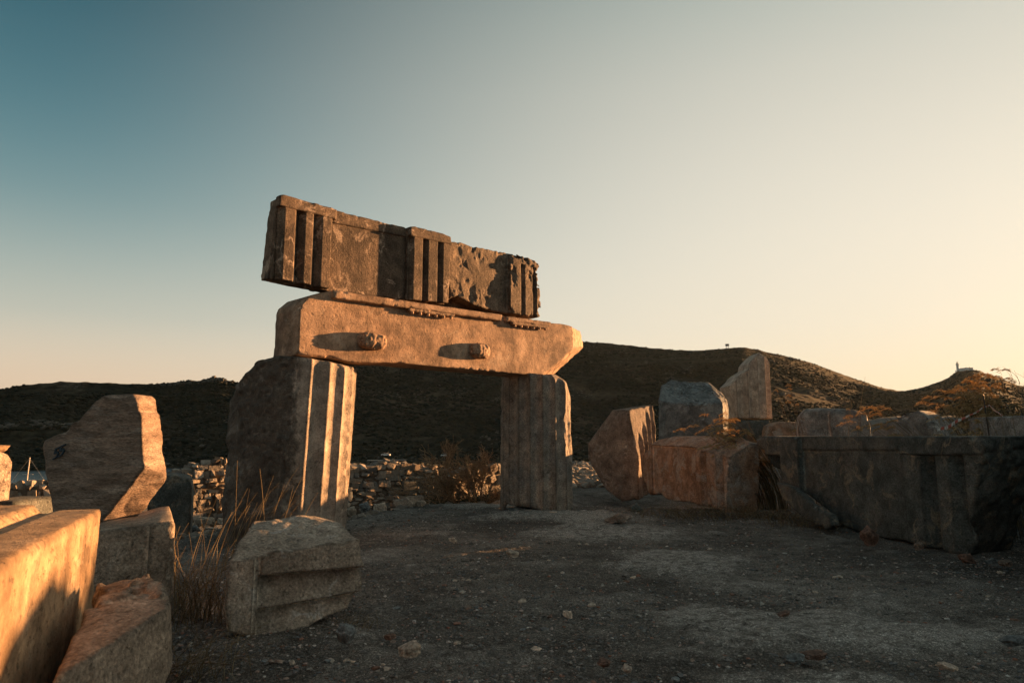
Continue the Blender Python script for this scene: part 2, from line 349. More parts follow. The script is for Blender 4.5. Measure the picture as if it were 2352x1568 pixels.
# ------------------------------------------------------------------ ground
EPX = np.array([-4000, 300, 540, 700, 800, 900, 1000, 1140, 1200, 1260, 1330, 1450, 1900, 6000.])
EYY = np.array([9., 8.2, 8.8, 9.6, 10.4, 11.6, 12.9, 13.0, 15., 22, 38, 42, 46, 60.])
def ground_z(x, y, fine=True):
    r = np.hypot(x, y); yy = np.maximum(y, .01); px = CX+np.clip(x/yy, -4, 4)*FPX/cp
    E = np.interp(px, EPX, EYY); E = np.where(y <= .5, 1e3, E)
    back = np.where(y <= .5, ss(12, 40, r), 0)
    t = y-E
    g = -.55*ss(0, 3, t)-.75*ss(2.5, 9, t)-1.2*ss(8, 30, t)-9.5*ss(20, 120, t) - 1.5*back
    rb = (y > 0)
    bank = 1.35*ss(5.6, 9.5, x)*ss(30, 18, y)
    bank = bank + .5*ss(8, 11, x)*ss(16, 11, y)
    g = g+bank*ss(-3, 3, y)
    kb = ss(0, .5, x-.76*y-.1)*(.25+.75*ss(1.25, .8, x-.76*y-.1))*ss(2, 6, y)*ss(20, 17, y)*ss(3, 5, x)  # ridge kept out of view, its heights shaped to shade the foreground stones
    g = g*(1-kb)+kb*np.interp(y, [5, 8.3, 9.1, 10, 12, 12.8, 13.6, 14.6, 16., 18, 19], [1.3, 1.62, 1.96, 2.16, 2.16, 2.45, 2.55, 2.5, 2.35, 2.0, 1.6])+.9*ss(8.5, 12, x)*ss(19, 22, y)*ss(42, 32, y)  # last term: hidden rise added to shade the rubble wall's lower half
    g = g-.22*ss(2.6, .8, np.hypot(x-2.7, y-14.3))
    # low rock sill under the right-hand column
    g = g+.07*ss(1.6, .0, np.hypot((x-.6)/2.2, (y-11.4)/1.4))
    if fine:
        n = fbm(x*.5, y*.5, 0*x, 3, 3); g = g+.05*n*ss(1, 4, r)
        g = g+.016*fbm(x*3.2, y*3.2, 0*x, 9, 4)+.010*np.clip(noise(x*9, y*9, 0*x, 21), 0, 1)+.006*fbm(x*26, y*26, 0*x, 33, 2)
        g = g+ss(14, 60, r)*.35*fbm(x*.12, y*.12, 0*x, 5, 3)
    return g
def build_ground():
    th = np.concatenate([np.linspace(-180, -50, 40)[:-1], np.linspace(-50, 50, 1001), np.linspace(50, 180, 40)[1:]])
    th = R(1)*th
    r = np.concatenate([[0.01, .4, .8, 1.2], np.exp(np.linspace(math.log(1.6), math.log(16), 520)), np.exp(np.linspace(math.log(16.2), math.log(190), 150))])
    T, Rr = np.meshgrid(th, r, indexing='ij'); X = Rr*np.sin(T); Y = Rr*np.cos(T)
    Z = ground_z(X, Y)
    nT, nR = T.shape; i = np.arange(nT*nR).reshape(nT, nR)
    Q = np.stack([i[:-1, :-1], i[1:, :-1], i[1:, 1:], i[:-1, 1:]], -1).reshape(-1, 4)
    m, nt, N, L, B = newmat('gravelly_earth')
    tc = N.new('ShaderNodeTexCoord'); v = tc.outputs['Object']
    a = nz(N, L, v, .55, 7, .65, .5); c = rmp(N, L, a.outputs[0], [(.36, (.062, .054, .045)), (.5, (.095, .083, .069)), (.62, (.15, .133, .112))])
    b = nz(N, L, v, 5, 8, .7, .3); br = rmp(N, L, b.outputs[0], [(.3, .5), (.7, 1.6)])
    col = mixc(N, L, 1., c.outputs[0], br.outputs[0], 'MULTIPLY')
    at_ = N.new('ShaderNodeAttribute'); at_.attribute_name = 'pale'
    pn = nz(N, L, v, 11, 8, .75, .4); pnr = rmp(N, L, pn.outputs[0], [(.42, .12), (.56, 1.)]); pmx = N.new('ShaderNodeMath'); pmx.operation = 'MULTIPLY'; L.new(at_.outputs['Fac'], pmx.inputs[0]); L.new(pnr.outputs[0], pmx.inputs[1])
    col = mixc(N, L, pmx.outputs[0], col, (.30, .275, .24))
    f = nz(N, L, v, 70, 5, .75); frp = rmp(N, L, f.outputs[0], [(.3, .35), (.52, 1.), (.68, 2.8)])
    col = mixc(N, L, 1., col, frp.outputs[0], 'MULTIPLY')
    f2 = nz(N, L, v, 170, 3, .7); f2r = rmp(N, L, f2.outputs[0], [(.35, .5), (.52, 1.), (.66, 2.6)]); col = mixc(N, L, .9, col, f2r.outputs[0], 'MULTIPLY')
    vo = N.new('ShaderNodeTexVoronoi'); L.new(v, vo.inputs['Vector']); vo.inputs['Scale'].default_value = 38
    vr = rmp(N, L, vo.outputs['Distance'], [(.0, 1.), (.22, .9), (.34, 0.)])
    vc = N.new('ShaderNodeSeparateColor'); L.new(vo.outputs['Color'], vc.inputs[0]); vs = rmp(N, L, vc.outputs[0], [(.62, 0.), (.7, .8)])
    pm = N.new('ShaderNodeMath'); pm.operation = 'MULTIPLY'; L.new(vr.outputs[0], pm.inputs[0]); L.new(vs.outputs[0], pm.inputs[1])
    pc = rmp(N, L, vc.outputs[1], [(0, (.14, .13, .12)), (.4, (.26, .235, .205)), (.75, (.22, .13, .09)), (1, (.44, .41, .37))])
    col = mixc(N, L, pm.outputs[0], col, pc.outputs[0])
    L.new(col, B.inputs['Base Color']); B.inputs['Roughness'].default_value = .95; B.inputs['Specular IOR Level'].default_value = .15
    hb = nz(N, L, v, 38, 8, .75); bu = N.new('ShaderNodeBump'); bu.inputs['Strength'].default_value = .7; bu.inputs['Distance'].default_value = .03
    L.new(hb.outputs[0], bu.inputs['Height']); bu2 = N.new('ShaderNodeBump'); bu2.inputs['Strength'].default_value = .5; bu2.inputs['Distance'].default_value = .015
    L.new(pm.outputs[0], bu2.inputs['Height']); L.new(bu.outputs[0], bu2.inputs['Normal']); L.new(bu2.outputs[0], B.inputs['Normal'])
    pale = np.zeros_like(X)
    for (px_, Y_, rx, ry) in [(1420, 9.2, 1.5, 1.1), (1300, 10.6, 1.6, .8), (1560, 7.0, .9, 1.2), (1700, 4.7, 1.0, .6), (1950, 4.3, 1.1, .45), (1900, 3.4, .8, .4), (1150, 12.6, 1.2, .5), (1080, 12.8, 1.4, .3), (2050, 2.9, .9, .3)]:
        c_ = XY(px_, Y_); pale = np.maximum(pale, 1-np.hypot((X-c_[0])/rx, (Y-c_[1])/ry))
    nn_ = fbm(X*2.2, Y*2.2, 0*X, 44, 5, .65); pale = np.clip(ss(.0, .55, pale+.7*nn_)*ss(-.1, .15, pale+.1), 0, 1)*.95
    Z = Z+.03*pale
    o = mk('ground', np.stack([X, Y, Z], -1), Q[:, ::-1], m, origin=(0, 0, 0)); tag(o, kind='structure', label='dark gravelly earth between the ruins')
    at__ = o.data.attributes.new('pale', 'FLOAT', 'POINT'); at__.data.foreach_set('value', pale.astype(np.float32).ravel())
build_ground()

# water
wm, nt, N, L, B = newmat('sea_water')
B.inputs['Base Color'].default_value = (.012, .03, .05, 1); B.inputs['Roughness'].default_value = .25; B.inputs['Specular IOR Level'].default_value = .4
tc = N.new('ShaderNodeTexCoord'); wn = nz(N, L, tc.outputs['Object'], .35, 6, .6); bu = N.new('ShaderNodeBump'); bu.inputs['Strength'].default_value = .6; bu.inputs['Distance'].default_value = .5
L.new(wn.outputs[0], bu.inputs['Height']); L.new(bu.outputs[0], B.inputs['Normal'])
th = np.linspace(0, 2*math.pi, 97)[:-1]; rr = np.array([100, 250, 450, 900, 1500, 2400.])
T, Rr = np.meshgrid(th, rr, indexing='ij'); i = np.arange(T.size).reshape(T.shape); i2 = np.roll(i, -1, 0)
Q = np.stack([i[:, :-1], i[:, 1:], i2[:, 1:], i2[:, :-1]], -1).reshape(-1, 4)
o = mk('water', np.stack([Rr*np.cos(T), Rr*np.sin(T), 0*T-12.], -1), Q[:, ::-1], wm, origin=(0, 0, -12)); tag(o, kind='structure', label='still dark blue bay behind the ruins')

# hills
HPX = np.array([-3000, -800, 0, 40, 80, 140, 200, 250, 300, 350, 400, 430, 470, 500, 530, 550, 575, 620, 700, 850, 1000, 1200, 1335, 1400, 1450, 1500, 1560, 1620, 1680, 1720, 1750, 1790, 1830, 1870, 1920, 1970, 2030, 2070, 2090, 2120, 2160, 2190, 2207, 2216, 2250, 2266, 2278, 2300, 2352, 2700, 4500.])
HPY = np.array([960, 940, 893, 885, 880, 876, 878, 880, 882, 882, 880, 878, 874, 875, 880, 885, 889, 880, 858, 828, 806, 788, 784, 788, 793, 799, 804, 805, 799, 798, 803, 812, 820, 831, 850, 868, 888, 897, 897, 891, 880, 868, 856, 851, 848, 850, 857, 862, 884, 940, 960.])
def hill_fields(px):
    rid = np.interp(px, [-800, 0, 550, 640, 900, 1335, 1700, 2000, 2080, 2200, 2400, 3500], [600, 560, 520, 640, 800, 900, 880, 1000, 1120, 1200, 1180, 900])
    r0 = np.interp(px, [-800, 0, 420, 520, 640, 3500], [365, 357, 362, 330, 190, 190])
    sy = np.interp(px, HPX, HPY)
    b = (CY-sy)/FPX; a = (px-CX)/FPX
    fwd = cp-b*sp_; up = sp_+b*cp; tan = up/np.hypot(fwd, a)
    return rid, r0, tan
def hill_z(px, r, fine=True):
    """height of the far terrain at picture column px (an azimuth) and ground distance r"""
    rid, r0, tan = hill_fields(px)
    zr = EYE+tan*rid; t = (r-r0)/(rid-r0)
    az = np.arctan((px-CX)/FPX*cp); x = r*np.sin(az); y = r*np.cos(az)
    flatk = np.interp(px, [420, 700, 1300, 2352], [.0, .32, .22, .12])
    tt = np.clip((t-flatk)/(1-flatk), 0, 1); zb = np.interp(px, [420, 640], [-12.3, -10.8])
    z = zb+np.clip(t, 0, 1)*1.0+(zr-zb-1.0)*(.42*tt+.58*tt**1.6)
    z = np.where(t < 0, -13., z)
    z = np.where(t > 1, zr-(t-1)*(rid-r0)*.35, z)
    if fine:
        k = ss(0, .15, tt)*(1-.86*ss(.8, .98, t))
        z = z+k*(6*fbm(x/95, y/95, 0*x, 61, 3)+3*fbm(x/22, y/22, 0*x, 71, 3))
        z = z+ss(.02, .1, t)*.7*fbm(x/5, y/5, 0*x, 81, 3)*np.where(t > .9, 1.0, 1)
        rocky = ss(360, 420, px)*ss(575, 520, px)+.8*ss(-50, 0, px)*ss(200, 100, px)*0
        z = z+rocky*ss(.88, .97, t)*3.0*np.abs(fbm(x/6, y/6, 0*x, 91, 4))
    return x, y, z
def build_hills():
    px = np.concatenate([np.linspace(-3000, -60, 60)[:-1], np.linspace(-60, 2412, 1100), np.linspace(2412, 4500, 50)[1:]])
    t = np.concatenate([[-.02], np.linspace(0, 1.0, 300), [1.02, 1.05, 1.1, 1.2, 1.4]])
    Pm, Tm = np.meshgrid(px, t, indexing='ij'); rid, r0, _ = hill_fields(Pm); Rm = r0+Tm*(rid-r0)
    x, y, z = hill_z(Pm, Rm)
    i = np.arange(x.size).reshape(x.shape); Q = np.stack([i[:-1, :-1], i[1:, :-1], i[1:, 1:], i[:-1, 1:]], -1).reshape(-1, 4)
    m, nt, N, L, B = newmat('scrubby_hillside')
    tc = N.new('ShaderNodeTexCoord'); mp = N.new('ShaderNodeMapping'); L.new(tc.outputs['Object'], mp.inputs[0]); v = mp.outputs[0]
    a = nz(N, L, v, .012, 8, .7, .6); c = rmp(N, L, a.outputs[0], [(.38, (.016, .019, .013)), (.52, (.034, .031, .020)), (.64, (.066, .05, .034))])
    b = nz(N, L, v, .16, 7, .7); br = rmp(N, L, b.outputs[0], [(.38, .35), (.6, 1.5)]); col = mixc(N, L, 1., c.outputs[0], br.outputs[0], 'MULTIPLY')
    d = nz(N, L, v, .035, 9, .78, .8); dr = rmp(N, L, d.outputs[0], [(.575, 0.), (.66, .75)])
    e = nz(N, L, v, .7, 5, .8); er = rmp(N, L, e.outputs[0], [(.45, 0.), (.58, 1.)])
    mm = N.new('ShaderNodeMath'); mm.operation = 'MULTIPLY'; L.new(dr.outputs[0], mm.inputs[0]); L.new(er.outputs[0], mm.inputs[1])
    col = mixc(N, L, mm.outputs[0], col, (.20, .175, .15))
    L.new(col, B.inputs['Base Color']); B.inputs['Roughness'].default_value = 1.; B.inputs['Specular IOR Level'].default_value = .05
    bu = N.new('ShaderNodeBump'); bu.inputs['Strength'].default_value = .8; bu.inputs['Distance'].default_value = 1.0
    L.new(b.outputs[0], bu.inputs['Height']); L.new(bu.outputs[0], B.inputs['Normal'])
    o = mk('hills', np.stack([x, y, z], -1), Q[:, ::-1], m, origin=(0, 0, 0)); tag(o, kind='structure', label='dark scrub covered hills under the evening sky')
build_hills()

# ------------------------------------------------------------------ small solids and batch helpers
def rock_proto(seed, n=16, sub=0, amp=.0):
    rg = np.random.default_rng(seed); p = rg.normal(size=(n, 3)); p /= np.linalg.norm(p, axis=1)[:, None]; p *= rg.uniform(.8, 1.05, (n, 1))
    V, F = hull(p)
    for s in range(sub):
        e = {}; V = list(V); F2 = []
        def mid(a, b):
            k = (min(a, b), max(a, b))
            if k not in e: e[k] = len(V); V.append((V[a]+V[b])/2)
            return e[k]
        for a, b, c in F:
            x, y, z = mid(a, b), mid(b, c), mid(c, a); F2 += [(a, x, z), (x, b, y), (z, y, c), (x, y, z)]
        V = np.array(V); F = np.array(F2)
    if amp:
        nn = V/np.linalg.norm(V, axis=1)[:, None]
        V = V*(.93+.07/np.linalg.norm(V, axis=1)[:, None])+nn*(amp*fbm(V[:, 0]*2.2, V[:, 1]*2.2, V[:, 2]*2.2, seed, 3))[:, None]
    return V, F
PROTO = [rock_proto(k, 13) for k in range(8)]; PROTO_M = [rock_proto(k+20, 15, 1, .12) for k in range(8)]
def block_proto(seed):
    rg = np.random.default_rng(seed); p = np.array([[x, y, z] for x in (-1, 1) for y in (-1, 1) for z in (-1, 1)])*rg.uniform(.55, 1.0, (8, 3)); p = np.concatenate([p, p*rg.uniform(.75, 1.05, (8, 3))*[1, 1, .7]])
    V, F = hull(p); V, F = subdiv(V, F, 2); return V*(1+.10*fbm(V[:, 0]*2.5, V[:, 1]*2.5, V[:, 2]*2.5, seed, 3))[:, None], F
def subdiv(V, F, n):
    for _ in range(n):
        e = {}; V = list(V); F2 = []
        def mid(a, b):
            k = (min(a, b), max(a, b))
            if k not in e: e[k] = len(V); V.append((V[a]+V[b])/2)
            return e[k]
        for a, b, c in F:
            x, y, z = mid(a, b), mid(b, c), mid(c, a); F2 += [(a, x, z), (x, b, y), (z, y, c), (x, y, z)]
        V = np.array(V); F = np.array(F2)
    return V, F
PROTO_W = [block_proto(k+80) for k in range(12)]; PROTO_H = [rock_proto(k+40, 18, 3, .16) for k in range(8)]
def batch(protos, pos, scale, rotz, tilt=None, seed=0):
    """many transformed copies of small solids in one vertex list"""
    rg = np.random.default_rng(seed); which = rg.integers(0, len(protos), len(pos)); Vs, Fs, off = [], [], 0
    for k, (PV, PF) in enumerate(protos):
        m = np.nonzero(which == k)[0]
        if not len(m): continue
        v = PV[None]*scale[m][:, None, :]
        if tilt is not None:
            ta = tilt[m][:, None]; y = v[..., 1]*np.cos(ta)-v[..., 2]*np.sin(ta); z = v[..., 1]*np.sin(ta)+v[..., 2]*np.cos(ta); v = np.stack([v[..., 0], y, z], -1)
        a = rotz[m][:, None]; x = v[..., 0]*np.cos(a)-v[..., 1]*np.sin(a); y = v[..., 0]*np.sin(a)+v[..., 1]*np.cos(a)
        v = np.stack([x, y, v[..., 2]], -1)+pos[m][:, None, :]
        f = PF[None]+(np.arange(len(m))*len(PV))[:, None, None]+off
        Vs.append(v.reshape(-1, 3)); Fs.append(f.reshape(-1, 3)); off += len(m)*len(PV)
    return np.concatenate(Vs), np.concatenate(Fs)
def tubes(P, rad, sides=3):
    """P (n,k,3) curves, rad (n,k)"""
    n, k, _ = P.shape; T = np.gradient(P, axis=1); T /= np.linalg.norm(T, axis=2)[..., None]+1e-9
    ref = np.zeros_like(T); ref[..., 1] = 1; ref[..., 0] = .3
    A = np.cross(T, ref); A /= np.linalg.norm(A, axis=2)[..., None]+1e-9; Bv = np.cross(T, A)
    an = np.arange(sides)*2*math.pi/sides
    V = P[:, :, None]+rad[:, :, None, None]*(A[:, :, None]*np.cos(an)[None, None, :, None]+Bv[:, :, None]*np.sin(an)[None, None, :, None])
    i = np.arange(n*k*sides).reshape(n, k, sides); j = np.roll(i, -1, 2)
    Q = np.stack([i[:, :-1], j[:, :-1], j[:, 1:], i[:, 1:]], -1).reshape(-1, 4)
    return V.reshape(-1, 3), Q
def cat(parts):
    Vs, Fs, off = [], [], 0
    for V, F in parts:
        Vs.append(V); Fs.append(F+off); off += len(V)
    V = np.concatenate(Vs); q = [f for f in Fs if f.shape[1] == 4]; t = [f for f in Fs if f.shape[1] == 3]
    out = []
    if q: out.append(np.concatenate(q))
    if t: out.append(np.concatenate(t))
    return V, out
def boxV(c, s, rz=0., bev=0.):
    c = np.array(c, float); s = np.array(s, float)/2
    v = np.array([[x, y, z] for z in (-1, 1) for y in (-1, 1) for x in (-1, 1)])*s
    a, b = math.cos(rz), math.sin(rz); v = np.stack([v[:, 0]*a-v[:, 1]*b, v[:, 0]*b+v[:, 1]*a, v[:, 2]], -1)+c
    f = np.array([[0, 2, 3, 1], [4, 5, 7, 6], [0, 1, 5, 4], [2, 6, 7, 3], [1, 3, 7, 5], [0, 4, 6, 2]]); return v, f
def lathe(c, prof, n=20):
    an = np.arange(n)*2*math.pi/n; k = len(prof); pr = np.array(prof)
    V = np.stack([c[0]+pr[:, 0][:, None]*np.cos(an), c[1]+pr[:, 0][:, None]*np.sin(an), c[2]+pr[:, 1][:, None]+0*an], -1)
    i = np.arange(k*n).reshape(k, n); j = np.roll(i, -1, 1); Q = np.stack([i[:-1], j[:-1], j[1:], i[1:]], -1).reshape(-1, 4)
    return V.reshape(-1, 3), Q

# ------------------------------------------------------------------ the gateway: lintel
FL = Frame(760, 8.6, 1280, 11.75)
def c1(x, y): return (574.2+x/2.926, 401.9+y/2.926)
LP = [c1(*p) for p in [(300, 1212), (312, 1120), (318, 960), (322, 900), (335, 862), (395, 812), (480, 788), (560, 775), (1060, 865), (1360, 905), (1700, 945), (1990, 985), (2010, 992), (2100, 1000), (2150, 1012), (2180, 1024), (2330, 1035), (2400, 1200), (2300, 1362), (1960, 1356), (1700, 1325), (1280, 1290), (1000, 1262), (700, 1262), (560, 1232), (440, 1222)]]
uTL, vTL = FL.uv(*c1(318, 900)); 
def fn_lintel(F, g):
    u, w, v = g.u, g.w, g.v
    # broken left end slopes back, broken right end splays outward
    F = smax(F, cut(g, (uTL+.02, .1, 0), (-1, -.12, 0))+.012*g.n1, .012)
    p = FL.uv(*c1(318, 900)); F = smax(F, cut(g, (p[0], 0, p[1]-.02), (-.75, -.30, .6))+.045*g.rd-.015+.02*g.n3, .006)
    q = FL.uv(*c1(400, 1225)); F = smax(F, cut(g, (q[0], 0, q[1]+.01), (-.2, -.5, -.9))+.01*g.n1, .03)
    for pa, pb, pc, wc in (((2178, 1160), (1960, 1352), (2218, 1172), .46), ((2166, 1030), (2178, 1160), (2232, 1078), .46)):
        A, n_ = plane3(uvw(FL, c1(*pa), -.0), uvw(FL, c1(*pb), -.0), uvw(FL, c1(*pc), wc)); n_ = n_*np.sign(n_[0])
        F = smax(F, cut(g, A, n_)+.013*g.rd+.012*g.n3-.006, .004)
    # chipped lower front arris
    b = FL.uv(*c1(1300, 1290)); slope = (FL.uv(*c1(1900, 1345))[1]-FL.uv(*c1(700, 1262))[1])/(FL.uv(*c1(1900, 1345))[0]-FL.uv(*c1(700, 1262))[0])
    F = np.maximum(F, (-(w)*.6-(v-b[1]-slope*(u-b[0]))*.8)-.012+.03*g.n1*ss(-.2, .3, g.n2)+.008*g.n3)
    return F
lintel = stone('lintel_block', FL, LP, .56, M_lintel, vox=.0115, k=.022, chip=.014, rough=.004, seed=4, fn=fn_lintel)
tag(lintel, 'long sunlit orange marble beam laid across the two fluted column stumps', 'lintel')
# taenia moulding in two lengths, with a missing piece
def strip(name, x1, y1, x2, y2, hgt, prot, parent, seed=3, mat=M_lintel, w0=0, fr=FL):
    a = fr.uv(x1, y1); b = fr.uv(x2, y2)
    P = [(a[0], a[1]-hgt), (a[0], a[1]), (b[0], b[1]), (b[0]-.03, b[1]-hgt)]
    return stone(name, fr, P, prot+.05, mat, vox=.012, k=.015, chip=.012, rough=.003, seed=seed, w0=w0-prot, parent=parent, uvs=True, pad=.04)
tn = strip('taenia', *c1(545, 778), *c1(1675, 941), .105, .075, lintel, 3)
tn2 = strip('taenia', *c1(1705, 950), *c1(2005, 990), .09, .07, lintel, 5)
for (xa, ya, xb, yb, tp) in [(1050, 893, 1362, 936, tn), (1745, 985, 1990, 1015, tn2)]:
    rg_ = strip('regula', *c1(xa, ya), *c1(xb, yb), .055, .07, lintel, 8)
    a = FL.uv(*c1(xa, ya)); b = FL.uv(*c1(xb, yb))
    for i in range(6):
        s = (i+.5)/6; uu = a[0]+(b[0]-a[0])*s; vv = a[1]+(b[1]-a[1])*s-.055
        c = FL.world(uu, -.045, vv-.028)
        V, Q = lathe(c, [(0, 0), (.018, 0), (.024, .012), (.020, .032)], 10); mk('gutta', V, Q, M_lintel, rg_)
for (x, y, rx, ry, dp, sd) in [(812, 1118, 88, 56, .14, 2), (1536, 1182, 60, 50, .125, 6)]:
    c = FL.uv(*c1(x, y)); e = FL.uv(*c1(x+rx, y)); f2 = FL.uv(*c1(x, y-ry)); ru = e[0]-c[0]; rv = f2[1]-c[1]
    h = .012; u = np.arange(c[0]-ru*1.4, c[0]+ru*1.4, h); w = np.arange(-dp-.06, .08, h); v = np.arange(c[1]-rv*1.5, c[1]+rv*1.5, h)
    U, W, Vv = u[:, None, None], w[None, :, None], v[None, None, :]
    q = ((np.abs(U-c[0])/ru)**3+(np.abs(Vv-c[1])/rv)**3)**(1/3.); d = (q-1)*rv
    F = smax(d-W*.12*0, -dp*(1-.0*q)-W, .1); F = smax(F, W-.03, .01)+.014*fbm(U*16, W*16, Vv*16, sd, 3)+.006*noise(U*45, W*45, Vv*45, sd)
    V, Q = nets(F.astype(np.float32), (u[0], w[0], v[0]), h); mk('boss', FL.world(V[:, 0], V[:, 1], V[:, 2]), Q[:, ::-1], M_lintel, lintel)

# ------------------------------------------------------------------ frieze blocks
def glyphs(fr, cs, half, depth, top, bot=None, sl=1.3):
    """V-shaped triglyph channels at pixel columns; cs: list of (px,py) centre points"""
    L_ = [fr.uv(*c)[0] for c in cs]
    def f(F, g, w0):
        for uc in L_:
            d = (half-np.abs(g.u-uc))/sl*1.0-(g.w-w0)      # >0 inside the V
            d = np.minimum(d, depth*1.0+0*d)
            inside = np.minimum((half-np.abs(g.u-uc))*.8, (depth-(g.w-w0))+0*g.u)
            ins = np.minimum(np.minimum((half-np.abs(g.u-uc)), ((half-np.abs(g.u-uc))*sl-(g.w-w0))*.6), top(g.u)-g.v)
            if bot is not None: ins = np.minimum(ins, g.v-bot(g.u))
            F = np.maximum(F, ins)
        return F
    return f
def line_uv(fr, p, q):
    a, b = fr.uv(*p), fr.uv(*q); s = (b[1]-a[1])/(b[0]-a[0])
    return lambda u: a[1]+s*(u-a[0])
FP = [c1(*p) for p in [(190, 700), (135, 690), (190, 215), (196, 150), (570, 228), (1060, 350), (1330, 420), (1335, 560), (1322, 866), (1090, 842), (540, 776), (380, 740)]]
def fn_fr(F, g):
    # rough underside rising to the front-left, so that the block overhangs
    a = FL.uv(*c1(150, 712)); b = FL.uv(*c1(540, 778))
    F = smax(F, cut(g, (a[0], 0, a[1]-.02), (-.3, -.35, -.8))+.03*g.n1, .05)
    # fillet along the top of the metope
    tl = line_uv(FL, c1(575, 318), c1(1050, 412))
    F = np.maximum(F, np.minimum(.022-(g.w-.03), tl(g.u)-g.v)) if True else F
    # tooth-chisel texture and pits
    return F
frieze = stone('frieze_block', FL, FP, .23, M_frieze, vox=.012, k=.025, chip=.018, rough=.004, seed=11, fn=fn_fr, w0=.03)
tag(frieze, 'long dark frieze block with two carved triglyphs overhanging the left end of the orange beam', 'frieze block')
def trig(parent, fr, outline, cs, half, topl, mat, seed, prot=.11, w0=-.06, chip=.014, sl=1.55, rough=.002, vox=.0095, rs=6, k=.02, big=0.):
    tf = line_uv(fr, *topl); gl = glyphs(fr, cs, half, .07, tf, sl=sl)
    def fn(F, g):
        # cap band sits slightly proud of the glyphs
        F = np.maximum(F, np.minimum((w0+.014)-g.w, tf(g.u)-g.v))
        return gl(F, g, w0+.014)
    return stone('triglyph', fr, outline, prot, mat, vox=vox, k=k, chip=chip, rough=rough, seed=seed, fn=fn, w0=w0, parent=parent, pad=.05, rs=rs, big=big)
trig(frieze, FL, [c1(*p) for p in [(186, 142), (210, 138), (575, 236), (572, 330), (545, 350), (520, 768), (400, 740), (200, 705), (140, 700), (170, 400)]],
     [c1(320, 480), c1(437, 500), c1(178, 480), c1(560, 520)], .066, (c1(190, 212), c1(570, 305)), M_frieze, 12)
trig(frieze, FL, [c1(*p) for p in [(1062, 352), (1100, 350), (1290, 398), (1335, 420), (1342, 470), (1322, 862), (1050, 838)]],
     [c1(1165, 650), c1(1265, 660), c1(1066, 640), c1(1348, 660)], .054, (c1(1075, 415), c1(1335, 470)), M_frieze, 13)
def c3(x, y): return (976.2+x/5.461, 488.1+y/5.461)
WP = [c3(*p) for p in [(300, 1075), (318, 800), (325, 420), (345, 365), (390, 352), (500, 370), (640, 420), (830, 455), (1050, 495), (1200, 535), (1330, 580), (1405, 640), (1415, 880), (1440, 1190), (1440, 1315), (1330, 1320), (1190, 1290), (1040, 1262), (640, 1190), (430, 1150)]]
gw = [c3(1215, 1000), c3(1362, 1000)]
def fn_worn(F, g):
    a = FL.uv(*c3(430, 1040)); b = FL.uv(*c3(660, 1170)); c = FL.uv(*c3(1040, 1280))
    # undercut at the lower front
    u1 = FL.uv(*c3(290, 1100)); 
    s1 = np.interp(g.u, [u1[0]-.2, u1[0], a[0], b[0], c[0], c[0]+.02, c[0]+1], [u1[1]-.02, u1[1], a[1], b[1]+.01, c[1]-.0, c[1]-.3, c[1]-.3])
    F = np.maximum(F, np.minimum(s1-g.v, .30-g.w)*.8+.012*g.n1)
    step = FL.uv(*c3(1055, 1000))[0]
    tp = line_uv(FL, c3(1150, 640), c3(1400, 700))
    F = np.maximum(F, np.minimum(np.minimum(.045-g.w, step-g.u)*.9, 1+0*g.v)+.0)   # metope lies back from the triglyph
    for p in gw:
        uc = FL.uv(*p)[0]; h = .05
        F = np.maximum(F, np.minimum(np.minimum(h-np.abs(g.u-uc), ((h-np.abs(g.u-uc))*1.3-(g.w+.03))*.6), tp(g.u)-g.v))
    # broken crust
    cr = np.clip(fbm(g.u*3.2, g.w*3.2, g.v*3.2, 77, 3)*1.6+.15+(g.v-g.v.mean())*.5, 0, 1)
    return F+cr*.035*(g.n3*.8+g.n1)+.012*cr
worn = stone('frieze_block', FL, WP, .55, M_worn, vox=.0115, k=.05, chip=.05, rough=.008, rs=7, seed=21, fn=fn_worn, w0=-.03)
tag(worn, 'shorter weathered frieze block with pitted crust at the right end of the gateway top', 'frieze block')

